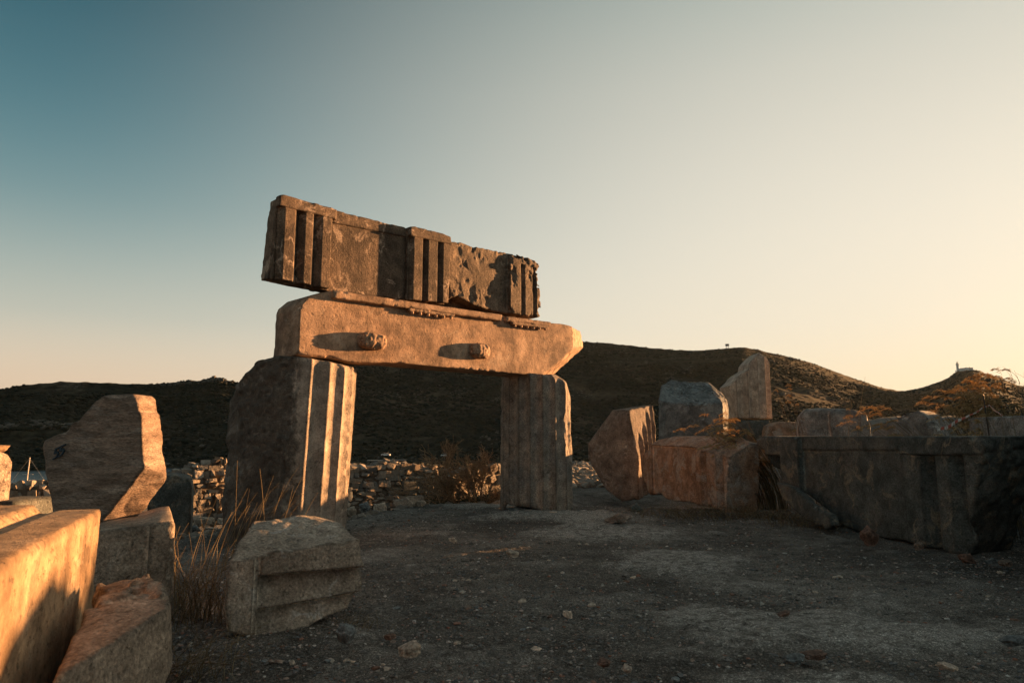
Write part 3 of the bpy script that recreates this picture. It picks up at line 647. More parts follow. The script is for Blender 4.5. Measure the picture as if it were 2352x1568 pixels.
# ------------------------------------------------------------------ the two column stumps
def column(name, px, Y, outline, Rr, phase, mat, seed, depth, nfl=20, shear=(0, 0), rough_from=None, vox=.018, fd=.055, fn2=None, rough=.004, side=1, taper=0., extra=.12, z0=None):
    fr = Frame(px-40, Y, px+40, Y); c = XY(px, Y); uc = (c-fr.A)@fr.t
    P = np.array([fr.uv(*p) for p in outline])
    lo = P.min(0)-.1; hi = P.max(0)+.1
    u = np.arange(min(lo[0], uc-Rr-.05), max(hi[0], uc+Rr+.05), vox); v = np.arange(lo[1], hi[1], vox); w = np.arange(-Rr-.1, min(depth, Rr)+.1, vox)
    U2, V2 = np.meshgrid(u, v, indexing='ij'); d2 = poly_sdf(P, U2, V2)[:, None, :]
    g = G(); g.u, g.w, g.v = (u[:, None, None].astype(np.float32), w[None, :, None].astype(np.float32), v[None, None, :].astype(np.float32))
    g.fr = fr; g.uc = uc
    n1 = fbm(g.u*5, g.w*5, g.v*5, seed, 3); n3 = fbm(g.u*15, g.w*15, g.v*15, seed+9, 2); n2 = fbm(g.u*1.5, g.w*1.5, g.v*1.5, seed+5, 2); g.n1, g.n2, g.n3 = n1, n2, n3
    g.rd = 1-2.4*np.abs(n1); cu = uc+shear[0]*(g.v-1.); cw = shear[1]*(g.v-1.); du = g.u-cu; dwv = g.w-cw
    rad = np.sqrt(du*du+dwv*dwv); ang = np.degrees(np.arctan2(du, -dwv))-phase     # 0 = towards the camera, + to the right
    fr_ = (ang/(360/nfl)) % 1.0; prof = Rr*(1-taper*(g.v-0.))-fd*(1-(2*fr_-1)**2)
    fl = rad-prof+.0012*n3+.005*np.clip(1-2.5*np.abs(n1)-.45, 0, 1)*ss(.35, .48, np.abs(fr_-.5))
    if rough_from is not None:
        ua = np.degrees(np.arctan2(du, -dwv)); brk = rough_from+9*n2+5*n1
        m = ss(-2.5, 2.5, (ua-brk)*side)
        fl = fl*m+(rad-(Rr-.085)+.05*(1-2.4*np.abs(n1))*.6+.05*n2+.014*n3)*(1-m)
    F = np.maximum(fl, d2); e_ = (smax(fl+0*d2, d2+0*fl, .06)-F)/.015; F = F+e_*(.004+.03*np.clip(.9*(1-2.4*np.abs(n1))+.8*n3-.15, 0, 1.2))
    F = np.maximum(F, g.w-depth+.05*n1)+rough*.3*n1
    if fn2: F = fn2(F, g)
    V, Q = nets(F.astype(np.float32), (u[0], w[0], v[0]), vox)
    return mk(name, fr.world(V[:, 0], V[:, 1], V[:, 2]), Q[:, ::-1], mat)
def c4(x, y): return (516.8+x/2.7307, 775.2+y/2.7307)
PL = [c4(*p) for p in [(318, 178), (440, 148), (590, 162), (690, 172), (815, 187), (825, 300), (785, 700), (745, 1240), (745, 1330), (-20, 1330), (25, 1240), (55, 900), (80, 600), (90, 420), (140, 318), (220, 250)]]
colL = column('column_stump', 661, 8.95, PL, .815, 14, M_pillar_l, 31, .62, fd=.06, rough_from=19, shear=(.035, 0), vox=.016)
tag(colL, 'broken fluted column stump, dark and rough at left, carrying the near end of the beam', 'column')
PR = [c4(*p) for p in [(1730, 242), (1860, 236), (1990, 250), (2060, 246), (2130, 290), (2160, 380), (2158, 600), (2172, 700), (2172, 1060), (2140, 1100), (2066, 1125), (2000, 1070), (1920, 1048), (1770, 1034), (1755, 1085), (1708, 1085)]]
def fn_pr(F, g):
    # right flank split away: an irregular sunlit break
    p = g.fr.uv(*c4(2092, 600)); 
    F = smax(F, cut(g, (p[0]+.02*0, 0, p[1]), (.86, -.42, 0.03))*1.-.31+.05*g.n1+.02*g.n3+.05*g.n2, .02)
    q = g.fr.uv(*c4(2060, 262)); F = smax(F, cut(g, (q[0]+.05, -.55, q[1]-.02), (.5, -.55, .6))+.03*g.n1, .03)
    return F
colR = column('column_stump', 1240, 11.9, PR, .69, 2, M_pillar_r, 37, .62, fd=.075, vox=.017, fn2=fn_pr, rough=.003)
tag(colR, 'grey-brown fluted column stump with split sunlit right flank carrying the far end of the beam', 'column')
o = stone('wedge_stone', Frame(1165, 11.5, 1225, 11.4), [(1163, 1171), (1180, 1164), (1205, 1166), (1226, 1174), (1215, 1179), (1170, 1178)], .3, M_blue, vox=.012, k=.05, seed=3, rough=.01)
tag(o, 'small grey wedge stone lodged under the right column stump', 'stone')

# ------------------------------------------------------------------ foreground blocks, left
def cL(x, y): return (x/2.7307, 1091+y/2.7307)
FB = Frame(527, 4.22, 830, 4.7)
BP = [cL(*p) for p in [(1432, 985), (1415, 800), (1430, 520), (1450, 480), (1640, 465), (1900, 450), (2130, 420), (2240, 395), (2262, 440), (2272, 520), (2300, 600), (2300, 690), (2260, 760), (2200, 850), (2060, 900), (1950, 955), (1780, 1005), (1600, 1020)]]
def fn_front(F, g):
    fr = FB; u, w, v = g.u, g.w, g.v
    pu = fr.uv(*cL(1622, 700))[0]
    g1 = line_uv(fr, cL(1630, 640), cL(2230, 590)); g2 = line_uv(fr, cL(1625, 855), cL(2260, 745))
    for gl, dd in ((g1, .125), (g2, .11)):
        t = gl(u)-v                                  # below the line the surface is recessed, running out downwards
        rec = dd*np.clip(1-t/.235, 0, 1)*ss(-.012, .004, t)
        F = np.maximum(F, np.minimum(rec-w, (u-pu)*.8)*.85)
    # rough top rising to the back
    a = fr.uv(*cL(1900, 452)); top = a[1]+.06*ss(0, .5, w)+.25*(w)*.35+.03*g.n2+.05*(u-a[0])
    F = smax(F, (v-top)*.9+.012*g.rd+.006*g.n3, .012)
    F = np.maximum(F, np.minimum(.02-np.abs(u-pu+.01), .016-w)*.8)
    b = fr.uv(*cL(2262, 500)); F = smax(F, cut(g, (b[0], 0, b[1]), (.9, -.18, .25))-.03+.03*g.rd, .012)
    c = fr.uv(*cL(1440, 600)); F = smax(F, cut(g, (c[0]-.03, 0, c[1]), (-.86, .42, .0))+.0+.012*g.rd, .012)
    d = fr.uv(*cL(1440, 490)); F = smax(F, cut(g, (d[0]+.02, .3, d[1]+.02), (-.7, -.2, .6))-.03+.015*g.rd, .012)
    return F
bp2 = [p for p in BP]; bp2[2:8] = [cL(1430, 470), cL(1450, 380), cL(1640, 330), cL(1900, 300), cL(2130, 300), cL(2250, 330)]
front = stone('carved_block', FB, bp2, .62, M_front, vox=.0095, k=.03, chip=.026, rough=.007, seed=41, fn=fn_front, rs=6)
tag(front, 'toppled grey-brown triglyph block with two sideways channels lying before the near column', 'carved block')

FA = Frame(0, 1.98, 236, 3.5)
def fn_big(F, g):
    p = FA.uv(236, 1166); a0 = FA.uv(0, 1294)
    sl = (p[1]-a0[1])/(p[0]-a0[0])
    top = a0[1]+sl*(g.u-a0[0])
    led = ss(.26, .31, g.w)*(.03+.015*g.n2)-.012*ss(.2, .22, g.w)*ss(.30, .26, g.w)
    F = smax(F, g.v-(top+led+.012*g.n1*ss(.15, .3, g.w)), .02)
    return F
ap = [FA.uv(236, 1164), FA.uv(236, 1164), FA.uv(223, 1300), FA.uv(223, 1300)]
uR = FA.uv(235, 1170)[0]; 
bigP = [(-1.5, -.05), (-1.5, .98), (uR-.3, 1.02), (uR, 1.0), (uR-.02, .55), (uR-.04, -.05)]
big = stone('marble_block', FA, bigP, .95, M_yellow, vox=.016, k=.03, chip=.02, rough=.005, seed=51, fn=fn_big, uvs=True)
tag(big, 'large ochre marble block in the near left corner, its flank in full sun', 'marble block')

def stone_hull(name, pts, mat, vox=.012, k=.03, chip=.02, rough=.006, seed=1, fn=None):
    """angular broken stone: the convex body of its corner points, with worn edges"""
    pts = np.array(pts, float); V, Fc = hull(pts); c = V.mean(0); pl = []
    for f in Fc:
        a, b, d = V[f]; n_ = np.cross(b-a, d-a); L_ = np.linalg.norm(n_)
        if L_ < 1e-7: continue
        n_ /= L_; n_ *= np.sign(n_@(a-c)); dd = n_@a
        if not any(np.allclose(n_, q[0], atol=.02) and abs(dd-q[1]) < .01 for q in pl): pl.append((n_, dd))
    lo, hi = V.min(0)-.08, V.max(0)+.08; ax = [np.arange(lo[i], hi[i], vox) for i in range(3)]
    X, Y, Z = [np.float32(q) for q in (ax[0][:, None, None], ax[1][None, :, None], ax[2][None, None, :])]
    F = None; S = None
    for n_, dd in pl:
        p = X*n_[0]+Y*n_[1]+Z*n_[2]-dd
        F = p if F is None else np.maximum(F, p); S = p if S is None else smax(S, p, k*2)
    n1 = fbm(X*5, Y*5, Z*5, seed, 3); n3 = fbm(X*14, Y*14, Z*14, seed+90, 2); m_ = ss(-.35, .35, fbm(X*2.1, Y*2.1, Z*2.1, seed+120, 2))
    e_ = np.clip((S-F)/(k*.5), 0, 1); F = F+e_*(k*.08+chip*2.2*m_*np.clip(.7*(1-2.4*np.abs(n1))+.8*n3-.1, 0, 1.3))+rough*(.5*n1+.6*n3)*(.4+.6*e_)
    if fn is not None: F = fn(F, X, Y, Z, n1, n3)
    Vv, Q = nets(F.astype(np.float32), (ax[0][0], ax[1][0], ax[2][0]), vox); return mk(name, Vv, Q[:, ::-1], mat)
def gp(px, Y, z=-.06): return np.array([*XY(px, Y), z])
o = stone_hull('stone_block', [at(223, 1335, 3.3), at(341, 1308, 3.35), at(381, 1333, 3.2), at(399, 1369, 3.05), at(384, 1395, 2.85), at(271, 1480, 2.6), at(118, 1562, 2.2), at(200, 1385, 2.95),
    at(399, 1505, 2.95), at(388, 1530, 2.85), gp(100, 2.15), gp(285, 2.4), gp(380, 2.75), gp(390, 3.2), gp(223, 3.3)], M_left, vox=.011, k=.025, chip=.03, rough=.008, seed=53)
tag(o, 'faceted buff stone block in shade against the foot of the large ochre block', 'stone block')

F9 = Frame(225, 4.35, 398, 4.55)
P9 = [cL(*p) for p in [(560, 900), (560, 380), (640, 350), (900, 318), (1000, 282), (1092, 262), (1098, 320), (1090, 900)]]
def fn9(F, g):
    a = F9.uv(*cL(930, 500))[0]; F = np.maximum(F, np.minimum(.045-g.w, (a-g.u))*.9+.004*g.n1)
    t = F9.uv(*cL(900, 312)); return smax(F, g.v-(t[1]+.02+.02*g.n2+.02*g.w), .03)
o = stone('stone_block', F9, P9, 1.0, M_left, vox=.014, k=.03, chip=.02, rough=.008, seed=55, fn=fn9, base=-.06)
tag(o, 'square buff block with a vertical step, carrying the tall leaning slab', 'stone block')

def c2(x, y): return (x/3.901, 803.9+y/3.901)
FS = Frame(69, 5.0, 350, 4.85)
SP = [c2(*p) for p in [(270, 870), (380, 800), (560, 730), (700, 620), (760, 550), (820, 500), (900, 420), (960, 400), (1090, 388), (1170, 390), (1210, 425), (1232, 500), (1236, 548), (1262, 565), (1266, 640), (1268, 800), (1282, 1000), (1300, 1060), (1316, 1130), (1325, 1225), (1270, 1400), (1200, 1470), (1060, 1530), (930, 1575), (760, 1600), (500, 1600), (380, 1450), (380, 1140), (330, 1060), (300, 960)]]
def fnS(F, g):
    a = FS.uv(*c2(1060, 1350)); F = smax(F, cut(g, (a[0], 0, a[1]), (.72, -.33, -.6))+.012*g.rd, .01)
    b = FS.uv(*c2(330, 980)); F = smax(F, cut(g, (b[0]+.06, 0, b[1]), (-.8, -.6, -.2))-.0+.02*g.n1, .03)
    # layered grain on the face
    F = F+.006*noise(g.u*2+g.v*2, g.w*3, g.v*14-g.u*5, 5)
    return F
slab = stone('stone_slab', FS, SP, .24, M_slab, vox=.011, k=.02, chip=.012, rough=.006, seed=57, fn=fnS)
tag(slab, 'tall leaning brown marble slab with a blue painted number and a sunlit right edge', 'stone slab')
# painted number 55 on the slab
def seg55():
    parts = []
    for k, ox in enumerate((0, .052)):
        pts = [(.036, .10), (.0, .10), (-.004, .058), (.022, .06), (.032, .035), (.02, .008), (-.008, .004)]
        for a, b in zip(pts[:-1], pts[1:]):
            a = np.array(a)+[ox, 0]; b = np.array(b)+[ox, 0]; d = b-a; n_ = np.array([-d[1], d[0]])/np.linalg.norm(d)*.0065; d = d/np.linalg.norm(d)*.004
            q = [a-d+n_, b+d+n_, b+d-n_, a-d-n_]; parts.append(q)
    return parts
c0 = FS.uv(*c2(495, 975)); V = []; Q = []
ca, sa = math.cos(.42), math.sin(.42)
for q in seg55():
    i = len(V)
    for dz in (0, .012):
        for p in q:
            x, y = p[0]*.9+p[1]*.35, p[1]*.62
            V.append(FS.world(c0[0]+x*ca-y*sa, -.016+dz, c0[1]+x*sa+y*ca))
    Q += [[i, i+1, i+2, i+3], [i, i+4, i+5, i+1], [i+1, i+5, i+6, i+2], [i+2, i+6, i+7, i+3], [i+3, i+7, i+4, i]]
mk('painted_number', np.array(V), np.array(Q), M_bluep, slab, smooth=False)

FE = Frame(-40, 5.2, 32, 5.4)
def cE(x, y): return (x/4.966, 861.3+y/4.966)
o = stone('capital_fragment', FE, [(-60, 1158), (-60, 1030), (-30, 1026), (0, 1024), (2, 1036), (18, 1037), (27, 1046), (32, 1060), (31, 1078), (26, 1120), (22, 1170)], .4, M_tan, vox=.014, k=.05, seed=61, rough=.008, base=None)
tag(o, 'pale rounded capital fragment at the left edge of the picture', 'stone')
stone('abacus', FE, [(-60, 1026), (-60, 1015), (0, 1021), (27, 1022.5), (20, 1031), (12, 1038), (-40, 1038)], .4, M_yellow, vox=.01, k=.012, seed=62, rough=.003, parent=o)
o2 = stone('stone_block', Frame(-60, 5.3, 40, 5.3), [(-60, 1300), (-60, 1150), (30, 1150), (34, 1300)], .5, M_dark, vox=.02, k=.05, seed=63, base=-.05)
tag(o2, 'dark block under the pale capital fragment at the left edge', 'stone block')
o = stone('stone_block', Frame(345, 9.4, 442, 9.6), [(335, 1260), (340, 1098), (352, 1092), (395, 1089), (420, 1092), (437, 1100), (442, 1120), (440, 1170), (436, 1260)], .7, M_dark, vox=.02, k=.08, seed=64, rough=.01, base=-.7)
tag(o, 'rounded dark block standing behind the leaning slab, beside the rubble pier', 'stone block')

# ------------------------------------------------------------------ right-hand group
def c5(x, y): return (1263.3+x/3.4133, 775.2+y/3.4133)
PA = [c5(*p) for p in [(300, 830), (330, 770), (385, 690), (420, 640), (490, 572), (560, 558), (600, 556), (604, 546), (700, 536), (805, 530), (820, 620), (836, 740), (842, 900), (840, 1240), (780, 1290), (660, 1310), (560, 1285), (440, 1180), (345, 1100), (308, 1020)]]
pA, qA = at(1468, 1010, 14.3), at(1508, 1010, 15.3); tA = (qA-pA)[:2]; tA /= np.linalg.norm(tA); nA = np.array([tA[1], -tA[0]])
def fnA(F, X, Y, Z, n1, n3):
    lean = .16*(Z-1.1)                          # the drum leans, and its flutes with it
    s_ = (X+lean*tA[0]-pA[0])*tA[0]+(Y+lean*tA[1]-pA[1])*tA[1]; p = (X-pA[0])*nA[0]+(Y-pA[1])*nA[1]
    f = ((s_-.02)/.29) % 1.0
    return np.maximum(F, p+.075*(1-(2*f-1)**2)*ss(-.02, .03, s_)-.0+.01*n3)
o = stone_hull('column_drum', [at(1350, 1018, 15.0), at(1351, 1056, 15.0), at(1392, 1124, 14.6), at(1428, 1152, 14.3), at(1484, 1146, 14.15), at(1407, 942, 14.75),
    at(1443, 940, 14.35), at(1499, 930, 15.2), at(1509, 992, 15.35), at(1500, 1128, 15.2), at(1357, 1030, 15.9), at(1412, 941, 15.9), at(1480, 931, 16.0), at(1420, 1125, 15.8)],
    M_brown, vox=.017, k=.022, chip=.014, rough=.012, seed=71, fn=fnA)
tag(o, 'angular brown column drum leaning left, sunlit flutes on its right side, beyond the gateway', 'column drum')
PB = [c5(*p) for p in [(845, 1500), (848, 480), (875, 370), (900, 340), (950, 332), (1100, 345), (1240, 345), (1285, 385), (1340, 430), (1398, 490), (1393, 640), (1385, 800), (1385, 1500)]]
FBm = Frame(1512, 15.9, 1660, 16.2)
o = stone_hull('marble_block', [gp(1511, 17.0), gp(1660, 16.8), gp(1671, 17.5), gp(1515, 18.0), at(1512, 918, 16.9), at(1532, 924, 16.7), at(1609, 927, 16.6), at(1660, 924, 16.75),
    at(1519, 884, 17.6), at(1541, 872, 18.0), at(1627, 876, 18.0), at(1656, 900, 17.8), at(1673, 918, 17.45)], M_blue, vox=.018, k=.03, chip=.03, rough=.02, seed=73)
tag(o, 'blue-grey marble block with a sloping broken top standing behind the red stained block', 'marble block')
FC = Frame(1476, 13.9, 1669, 11.3)
PC = [c5(*p) for p in [(725, 920), (770, 860), (800, 800), (900, 772), (1150, 768), (1250, 775), (1395, 830), (1400, 930), (1385, 1385), (1260, 1332), (1140, 1312), (1080, 1290), (960, 1282), (890, 1262), (860, 1225), (760, 1235), (740, 1150), (715, 1050)]]
def fnC(F, g):
    a = FC.uv(*c5(1000, 845)); sl = line_uv(FC, c5(800, 845), c5(1130, 862)); tu = FC.uv(*c5(1138, 1000))[0]; lf = FC.uv(*c5(800, 1000))[0]
    F = np.maximum(F, np.minimum(np.minimum(.035-g.w, sl(g.u)-g.v), np.minimum(tu-g.u, g.u-lf))*.9)
    for px_, h in ((1205, .085), (1245+85, .10)):
        uc = FC.uv(*c5(px_, 1100))[0]; tp = FC.uv(*c5(px_, 900))[1]
        F = np.maximum(F, np.minimum(np.minimum(h-np.abs(g.u-uc), ((h-np.abs(g.u-uc))*1.2-g.w)*.6), tp-g.v))
    A, n_ = plane3(uvw(FC, c5(1140, 862), 0), uvw(FC, c5(1385, 935), 0), uvw(FC, c5(1400, 800), .40)); F = smax(F, cut(g, A, n_)+.012*g.rd, .01)
    A, n_ = plane3(uvw(FC, c5(800, 842), 0), uvw(FC, c5(1140, 850), 0), uvw(FC, c5(1000, 772), .2)); F = smax(F, cut(g, A, n_)+.01*g.rd, .01)
    b = FC.uv(*c5(1330, 850)); F = smax(F, cut(g, (b[0], .0, b[1]), (.35, -.45, .72))+.02*g.n1, .03)
    return F
o = stone('frieze_block', FC, PC, .62, M_red, vox=.016, k=.045, chip=.03, rough=.006, seed=75, fn=fnC)
tag(o, 'red stained triglyph block half sunk in dry grass in front of the blue-grey block', 'frieze block')
def c7(x, y): return (1320.7+x/4.096, 769.5+y/4.096)
PD = [c7(*p) for p in [(1360, 500), (1420, 440), (1425, 425), (1465, 390), (1530, 350), (1540, 300), (1560, 272), (1600, 230), (1650, 192), (1690, 226), (1735, 218), (1745, 250), (1790, 258), (1800, 300), (1828, 320), (1855, 770), (1852, 795), (1760, 790), (1690, 795), (1600, 790), (1500, 797), (1430, 790), (1400, 620)]]
o = column('column_fragment', 1690, 21, PD, 1.094, 4.5, M_tan, 77, .0, fd=.14, vox=.018, rough=.003, nfl=20)
tag(o, 'pointed pale column shard with sunlit flute edges standing on a dark stone', 'column')
o = stone('stone_block', Frame(1675, 20, 1777, 19.8), [(1672, 1060), (1676, 968), (1700, 965), (1750, 965), (1768, 964), (1773, 975), (1777, 1000), (1777, 1060)], 1.1, M_dark, vox=.022, k=.05, seed=78, rough=.012, base=-.05)
tag(o, 'dark grooved stone beneath the pointed column shard', 'stone block')
o = stone('stone_block', Frame(1770, 19, 1842, 19), [(1768, 1060), (1774, 978), (1790, 969), (1800, 968), (1842, 969), (1850, 1060)], .8, M_red, vox=.022, k=.06, seed=79, rough=.01, base=.0)
tag(o, 'low reddish block between the pointed shard and the pale rounded block', 'stone block')
def c6(x, y): return (1722.7+x/2.7313, 775.2+y/2.7313)
PF = [c6(*p) for p in [(300, 760), (303, 560), (312, 490), (350, 445), (440, 438), (600, 445), (660, 450), (735, 480), (758, 560), (755, 760)]]
def fnF(F, g):
    a = FF.uv(*c6(500, 520))[0]; F = np.maximum(F, np.minimum(.05-g.w, a-g.u)*.8+.02*g.n1)
    t = FF.uv(*c6(450, 470)); return smax(F, cut(g, (t[0], 0, t[1]), (-.05, -.6, .8))+.02*g.n1, .02)
FF = Frame(1835, 13.1, 2000, 12.7)
o = stone('stone_block', FF, PF, .8, M_grey, vox=.02, k=.06, chip=.04, rough=.018, seed=80, fn=fnF, base=.2)
tag(o, 'pale grey weathered block with dry stalks before it, behind the long dark block', 'stone block')
PG = [c6(*p) for p in [(740, 760), (765, 578), (850, 525), (960, 482), (1050, 453), (1100, 482), (1160, 540), (1215, 620), (1260, 760)]]
FG = Frame(2003, 12.2, 2155, 11.4)
o = stone('boulder', FG, PG, .8, M_grey, vox=.022, k=.12, chip=.03, rough=.02, seed=81, base=.3)
tag(o, 'pyramid shaped grey boulder veiled by drooping grass plumes', 'boulder')
FH = Frame(2220, 10.2, 2352, 9.3)
o = stone('stone_block', FH, [(2222, 1140), (2221, 962), (2240, 958), (2352, 953), (2470, 952), (2490, 1140)], .7, M_grey, vox=.022, k=.05, seed=82, rough=.01, base=.2)
tag(o, 'long grey block among grass at the right edge behind the dark triglyph block', 'stone block')
FI = Frame(1740, 11.3, 2235, 7.05)
PI = [c6(*p) for p in [(30, 640), (60, 617), (300, 618), (920, 618), (1380, 615), (1490, 617), (1500, 800), (1530, 1370), (1400, 1385), (1150, 1335), (1020, 1290), (700, 1240), (560, 1190), (500, 1150), (460, 1090), (300, 965), (160, 915), (100, 800), (85, 710), (45, 680)]]
def fnI(F, g):
    u, w, v = g.u, g.w, g.v
    # metope recess with fillet above, between the two triglyphs
    tl = line_uv(FI, c6(300, 708), c6(930, 708)); a = FI.uv(*c6(303, 800))[0]; b = FI.uv(*c6(938, 800))[0]
    F = np.maximum(F, np.minimum(np.minimum(u-a, b-u), np.minimum(.07-w, 1))*.9)
    F = np.maximum(F, np.minimum(np.minimum(np.minimum(u-a, b-u), tl(u)-v), .095-w)*.9)
    tt = line_uv(FI, c6(950, 735), c6(1400, 735)); c = FI.uv(*c6(940, 800))[0]
    F = np.maximum(F, np.minimum(np.minimum(u-c, tt(u)-v), .02-w)*.9)
    for cc in (c6(1110, 900), c6(1290, 900), c6(140, 800)):
        uc = FI.uv(*cc)[0]; e1, e2 = FI.uv(*c6(1722.7*0+((cc[0]-1722.7)*2.7313)-47, 900))[0], FI.uv(*c6((cc[0]-1722.7)*2.7313+50, 900))[0]; h = abs(e2-e1)/2
        F = np.maximum(F, np.minimum(np.minimum(h-np.abs(u-uc), ((h-np.abs(u-uc))*1.7-(w-.02))*.5), (tt(u) if cc[0] > 1900 else tt(u)+.0)-v))
    # rough end face, sloping away at the top
    A, n_ = plane3(uvw(FI, c6(1500, 612), 0), uvw(FI, c6(1640, 760), .45), uvw(FI, c6(1719, 1050), .85)); n_ = n_*np.sign(n_[0]+n_[2])
    F = smax(F, cut(g, A, n_)+.03*g.rd, .02)
    e = FI.uv(*c6(1500, 700)); F = smax(F, cut(g, (e[0]-.02, 0, e[1]), (.93, -.12, .30))+.035*g.rd+.03*g.n3-.02, .04)
    return F
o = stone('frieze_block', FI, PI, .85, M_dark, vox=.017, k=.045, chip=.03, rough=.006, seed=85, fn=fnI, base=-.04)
tag(o, 'long dark green-grey triglyph block in shade along the right side', 'frieze block')
o = stone('stone_slab', Frame(1795, 10.3, 1905, 8.8), [c6(*p) for p in [(160, 905), (260, 935), (370, 1030), (490, 1110), (515, 1180), (480, 1205), (350, 1150), (200, 1010)]], .12, M_dark, vox=.016, k=.04, seed=86, rough=.008)
tag(o, 'narrow dark slab leaning at the foot of the long dark block', 'stone slab')

# ------------------------------------------------------------------ individually placed rocks
def rock(name, px, py, wpx, hpx, Y, mat, seed, label, cat_='rock', group=None, dz=0., ang=0., dr=.8):
    c = at(px, py, Y); sc_ = Y/FPX
    PV, PF_ = PROTO_H[seed % 8]; rg = np.random.default_rng(seed)
    s = np.array([wpx*sc_/2, wpx*sc_/2*dr, hpx*sc_/2])*1.05
    V = PV*s; a = ang if ang else rg.uniform(-.5, .5); V = np.stack([V[:, 0]*math.cos(a)-V[:, 2]*math.sin(a)*.6, V[:, 1], V[:, 0]*math.sin(a)*.6+V[:, 2]*math.cos(a)], -1)
    n = fbm(V[:, 0]*9/sc_/90, V[:, 1]*9/sc_/90, V[:, 2]*9/sc_/90, seed, 3); V = V*(1+.08*n)[:, None]
    o = mk(name, V+c, PF_, mat, smooth=False); return tag(o, label, cat_, group)
def gY(py, z=0.): return (EYE-z)*FPX*cp/((py-1010)) if py > 1012 else 100
RK = [ # px, py, w, h, Y, mat, label
 (793, 1457, 48, 54, None, M_blue, 'dark blue-grey rock beside the toppled carved block'),
 (943, 1490, 58, 44, None, M_front, 'cracked grey-brown rock with a cleft in the near gravel'),
 (1996, 1232, 46, 52, None, M_terra, 'cup shaped reddish stone before the long dark block'),
 (2222, 1282, 42, 24, None, M_terra, 'reddish rock under the right end of the long dark block'),
 (2278, 1288, 26, 17, None, M_blue, 'small pale grey rock beside the reddish rock at lower right'),
 (2310, 1292, 34, 18, None, M_brown, 'brown rock at the right edge under the dark block'),
 (2110, 1254, 26, 24, None, M_brown, 'small brown stone at the foot of the dark triglyph'),
 (1478, 1368+0, 1, 1, None, None, None),
 (1822, 1514, 56, 26, None, M_blue, 'flat blue-grey stone in the lower right gravel'),
 (1869, 1502, 62, 24, None, M_terra, 'reddish brown stone behind the flat blue-grey one'),
 (1387, 1521, 40, 22, None, M_terra, 'reddish stone in the near gravel right of centre'),
 (1305, 1410, 30, 18, None, M_tan, 'pale angular stone in the middle of the gravel'),
 (1040, 1240, 20, 14, None, M_tan, 'pale chip in the hollow before the arch'),
 (1178, 1310-40, 34, 20, None, M_front, 'low grey stone in the middle distance of the path'),
 (894, 1462, 30, 18, None, M_terra, 'terracotta fragment near the toppled block'),
 (2325, 1468, 66, 26, None, M_blue, 'flat grey slabby stone at the lower right edge'),
 (2176, 1530, 50, 18, None, M_tan, 'pale elongated stone near the lower right corner'),
 (1800, 1408, 34, 14, None, M_terra, 'small flat terracotta piece in the right gravel'),
 (1440, 1535, 30, 22, None, M_pillar, 'pale rounded stone at the bottom edge of the gravel'),
 (1460, 1165, 36, 22, None, M_dark, 'dark stone among straw below the brown drum'),
 (1420, 1190, 60, 26, None, M_brown, 'low dark brown rock before the brown drum'),
 (1270, 1178, 22, 12, None, M_tan, 'small stone at the foot of the right column stump'),
]
for i, (px, py, w_, h_, Yv, mt, lb) in enumerate(RK):
    if mt is None: continue
    Yv = gY(py+h_*.35); rock('loose_rock', px, py, w_, h_, Yv, mt, 100+i, lb)
# stones at the foot of the rubble wall, seen through the gateway
def c44(x, y): return (775.2+x/6.3013, 1022.1+y/6.3013)
for i, (x, y, w_, h_, mt, lb) in enumerate([
 (140, 880, 90, 130, M_tan, 'small upright stone just right of the near column'),
 (210, 960, 150, 190, M_left, 'buff stone in the pile just right of the near column'),
 (395, 905, 220, 190, M_blue, 'dark angular rock with a sunlit edge below the rubble wall'),
 (630, 905, 240, 160, M_tan, 'rounded pale rock with sunlit hollows below the rubble wall'),
 (1060, 850, 90, 110, M_tan, 'small sunlit stone right of the squared block'),
 (1090, 765, 150, 60, M_tan, 'flat stone leaning at the wall foot'),
 (1195, 850, 170, 150, M_left, 'grey-buff round stone beside the shrub'),
 (1235, 690, 90, 40, M_yellow, 'bright sunlit sliver of stone in front of the wall'),
 (480, 1040, 300, 120, M_left, 'low buff rock half buried below the dark angular rock'),
 (840, 1000, 140, 90, M_left, 'small grey stone under the squared block'),
 (60, 960, 60, 120, M_tan, 'thin sunlit stone touching the near column'),
 (980, 960, 120, 70, M_left, 'low buff stone right below the squared block'),
 ]):
    px, py = c44(x, y); rock('loose_rock', px, py, w_/6.3, h_/6.3, 12.6-(y-850)*.006, mt, 140+i, lb, group='stones along the foot of the rubble wall')
sq = [c44(*p) for p in [(850, 800), (985, 740), (1012, 745), (1018, 900), (990, 925), (860, 955), (800, 850), (790, 780)]]
o = stone('stone_block', Frame(905, 12.9, 936, 12.6), sq, .4, M_tan, vox=.014, k=.04, seed=91, rough=.012)
tag(o, 'squared pale block with a sunlit top standing below the rubble wall', 'stone block')
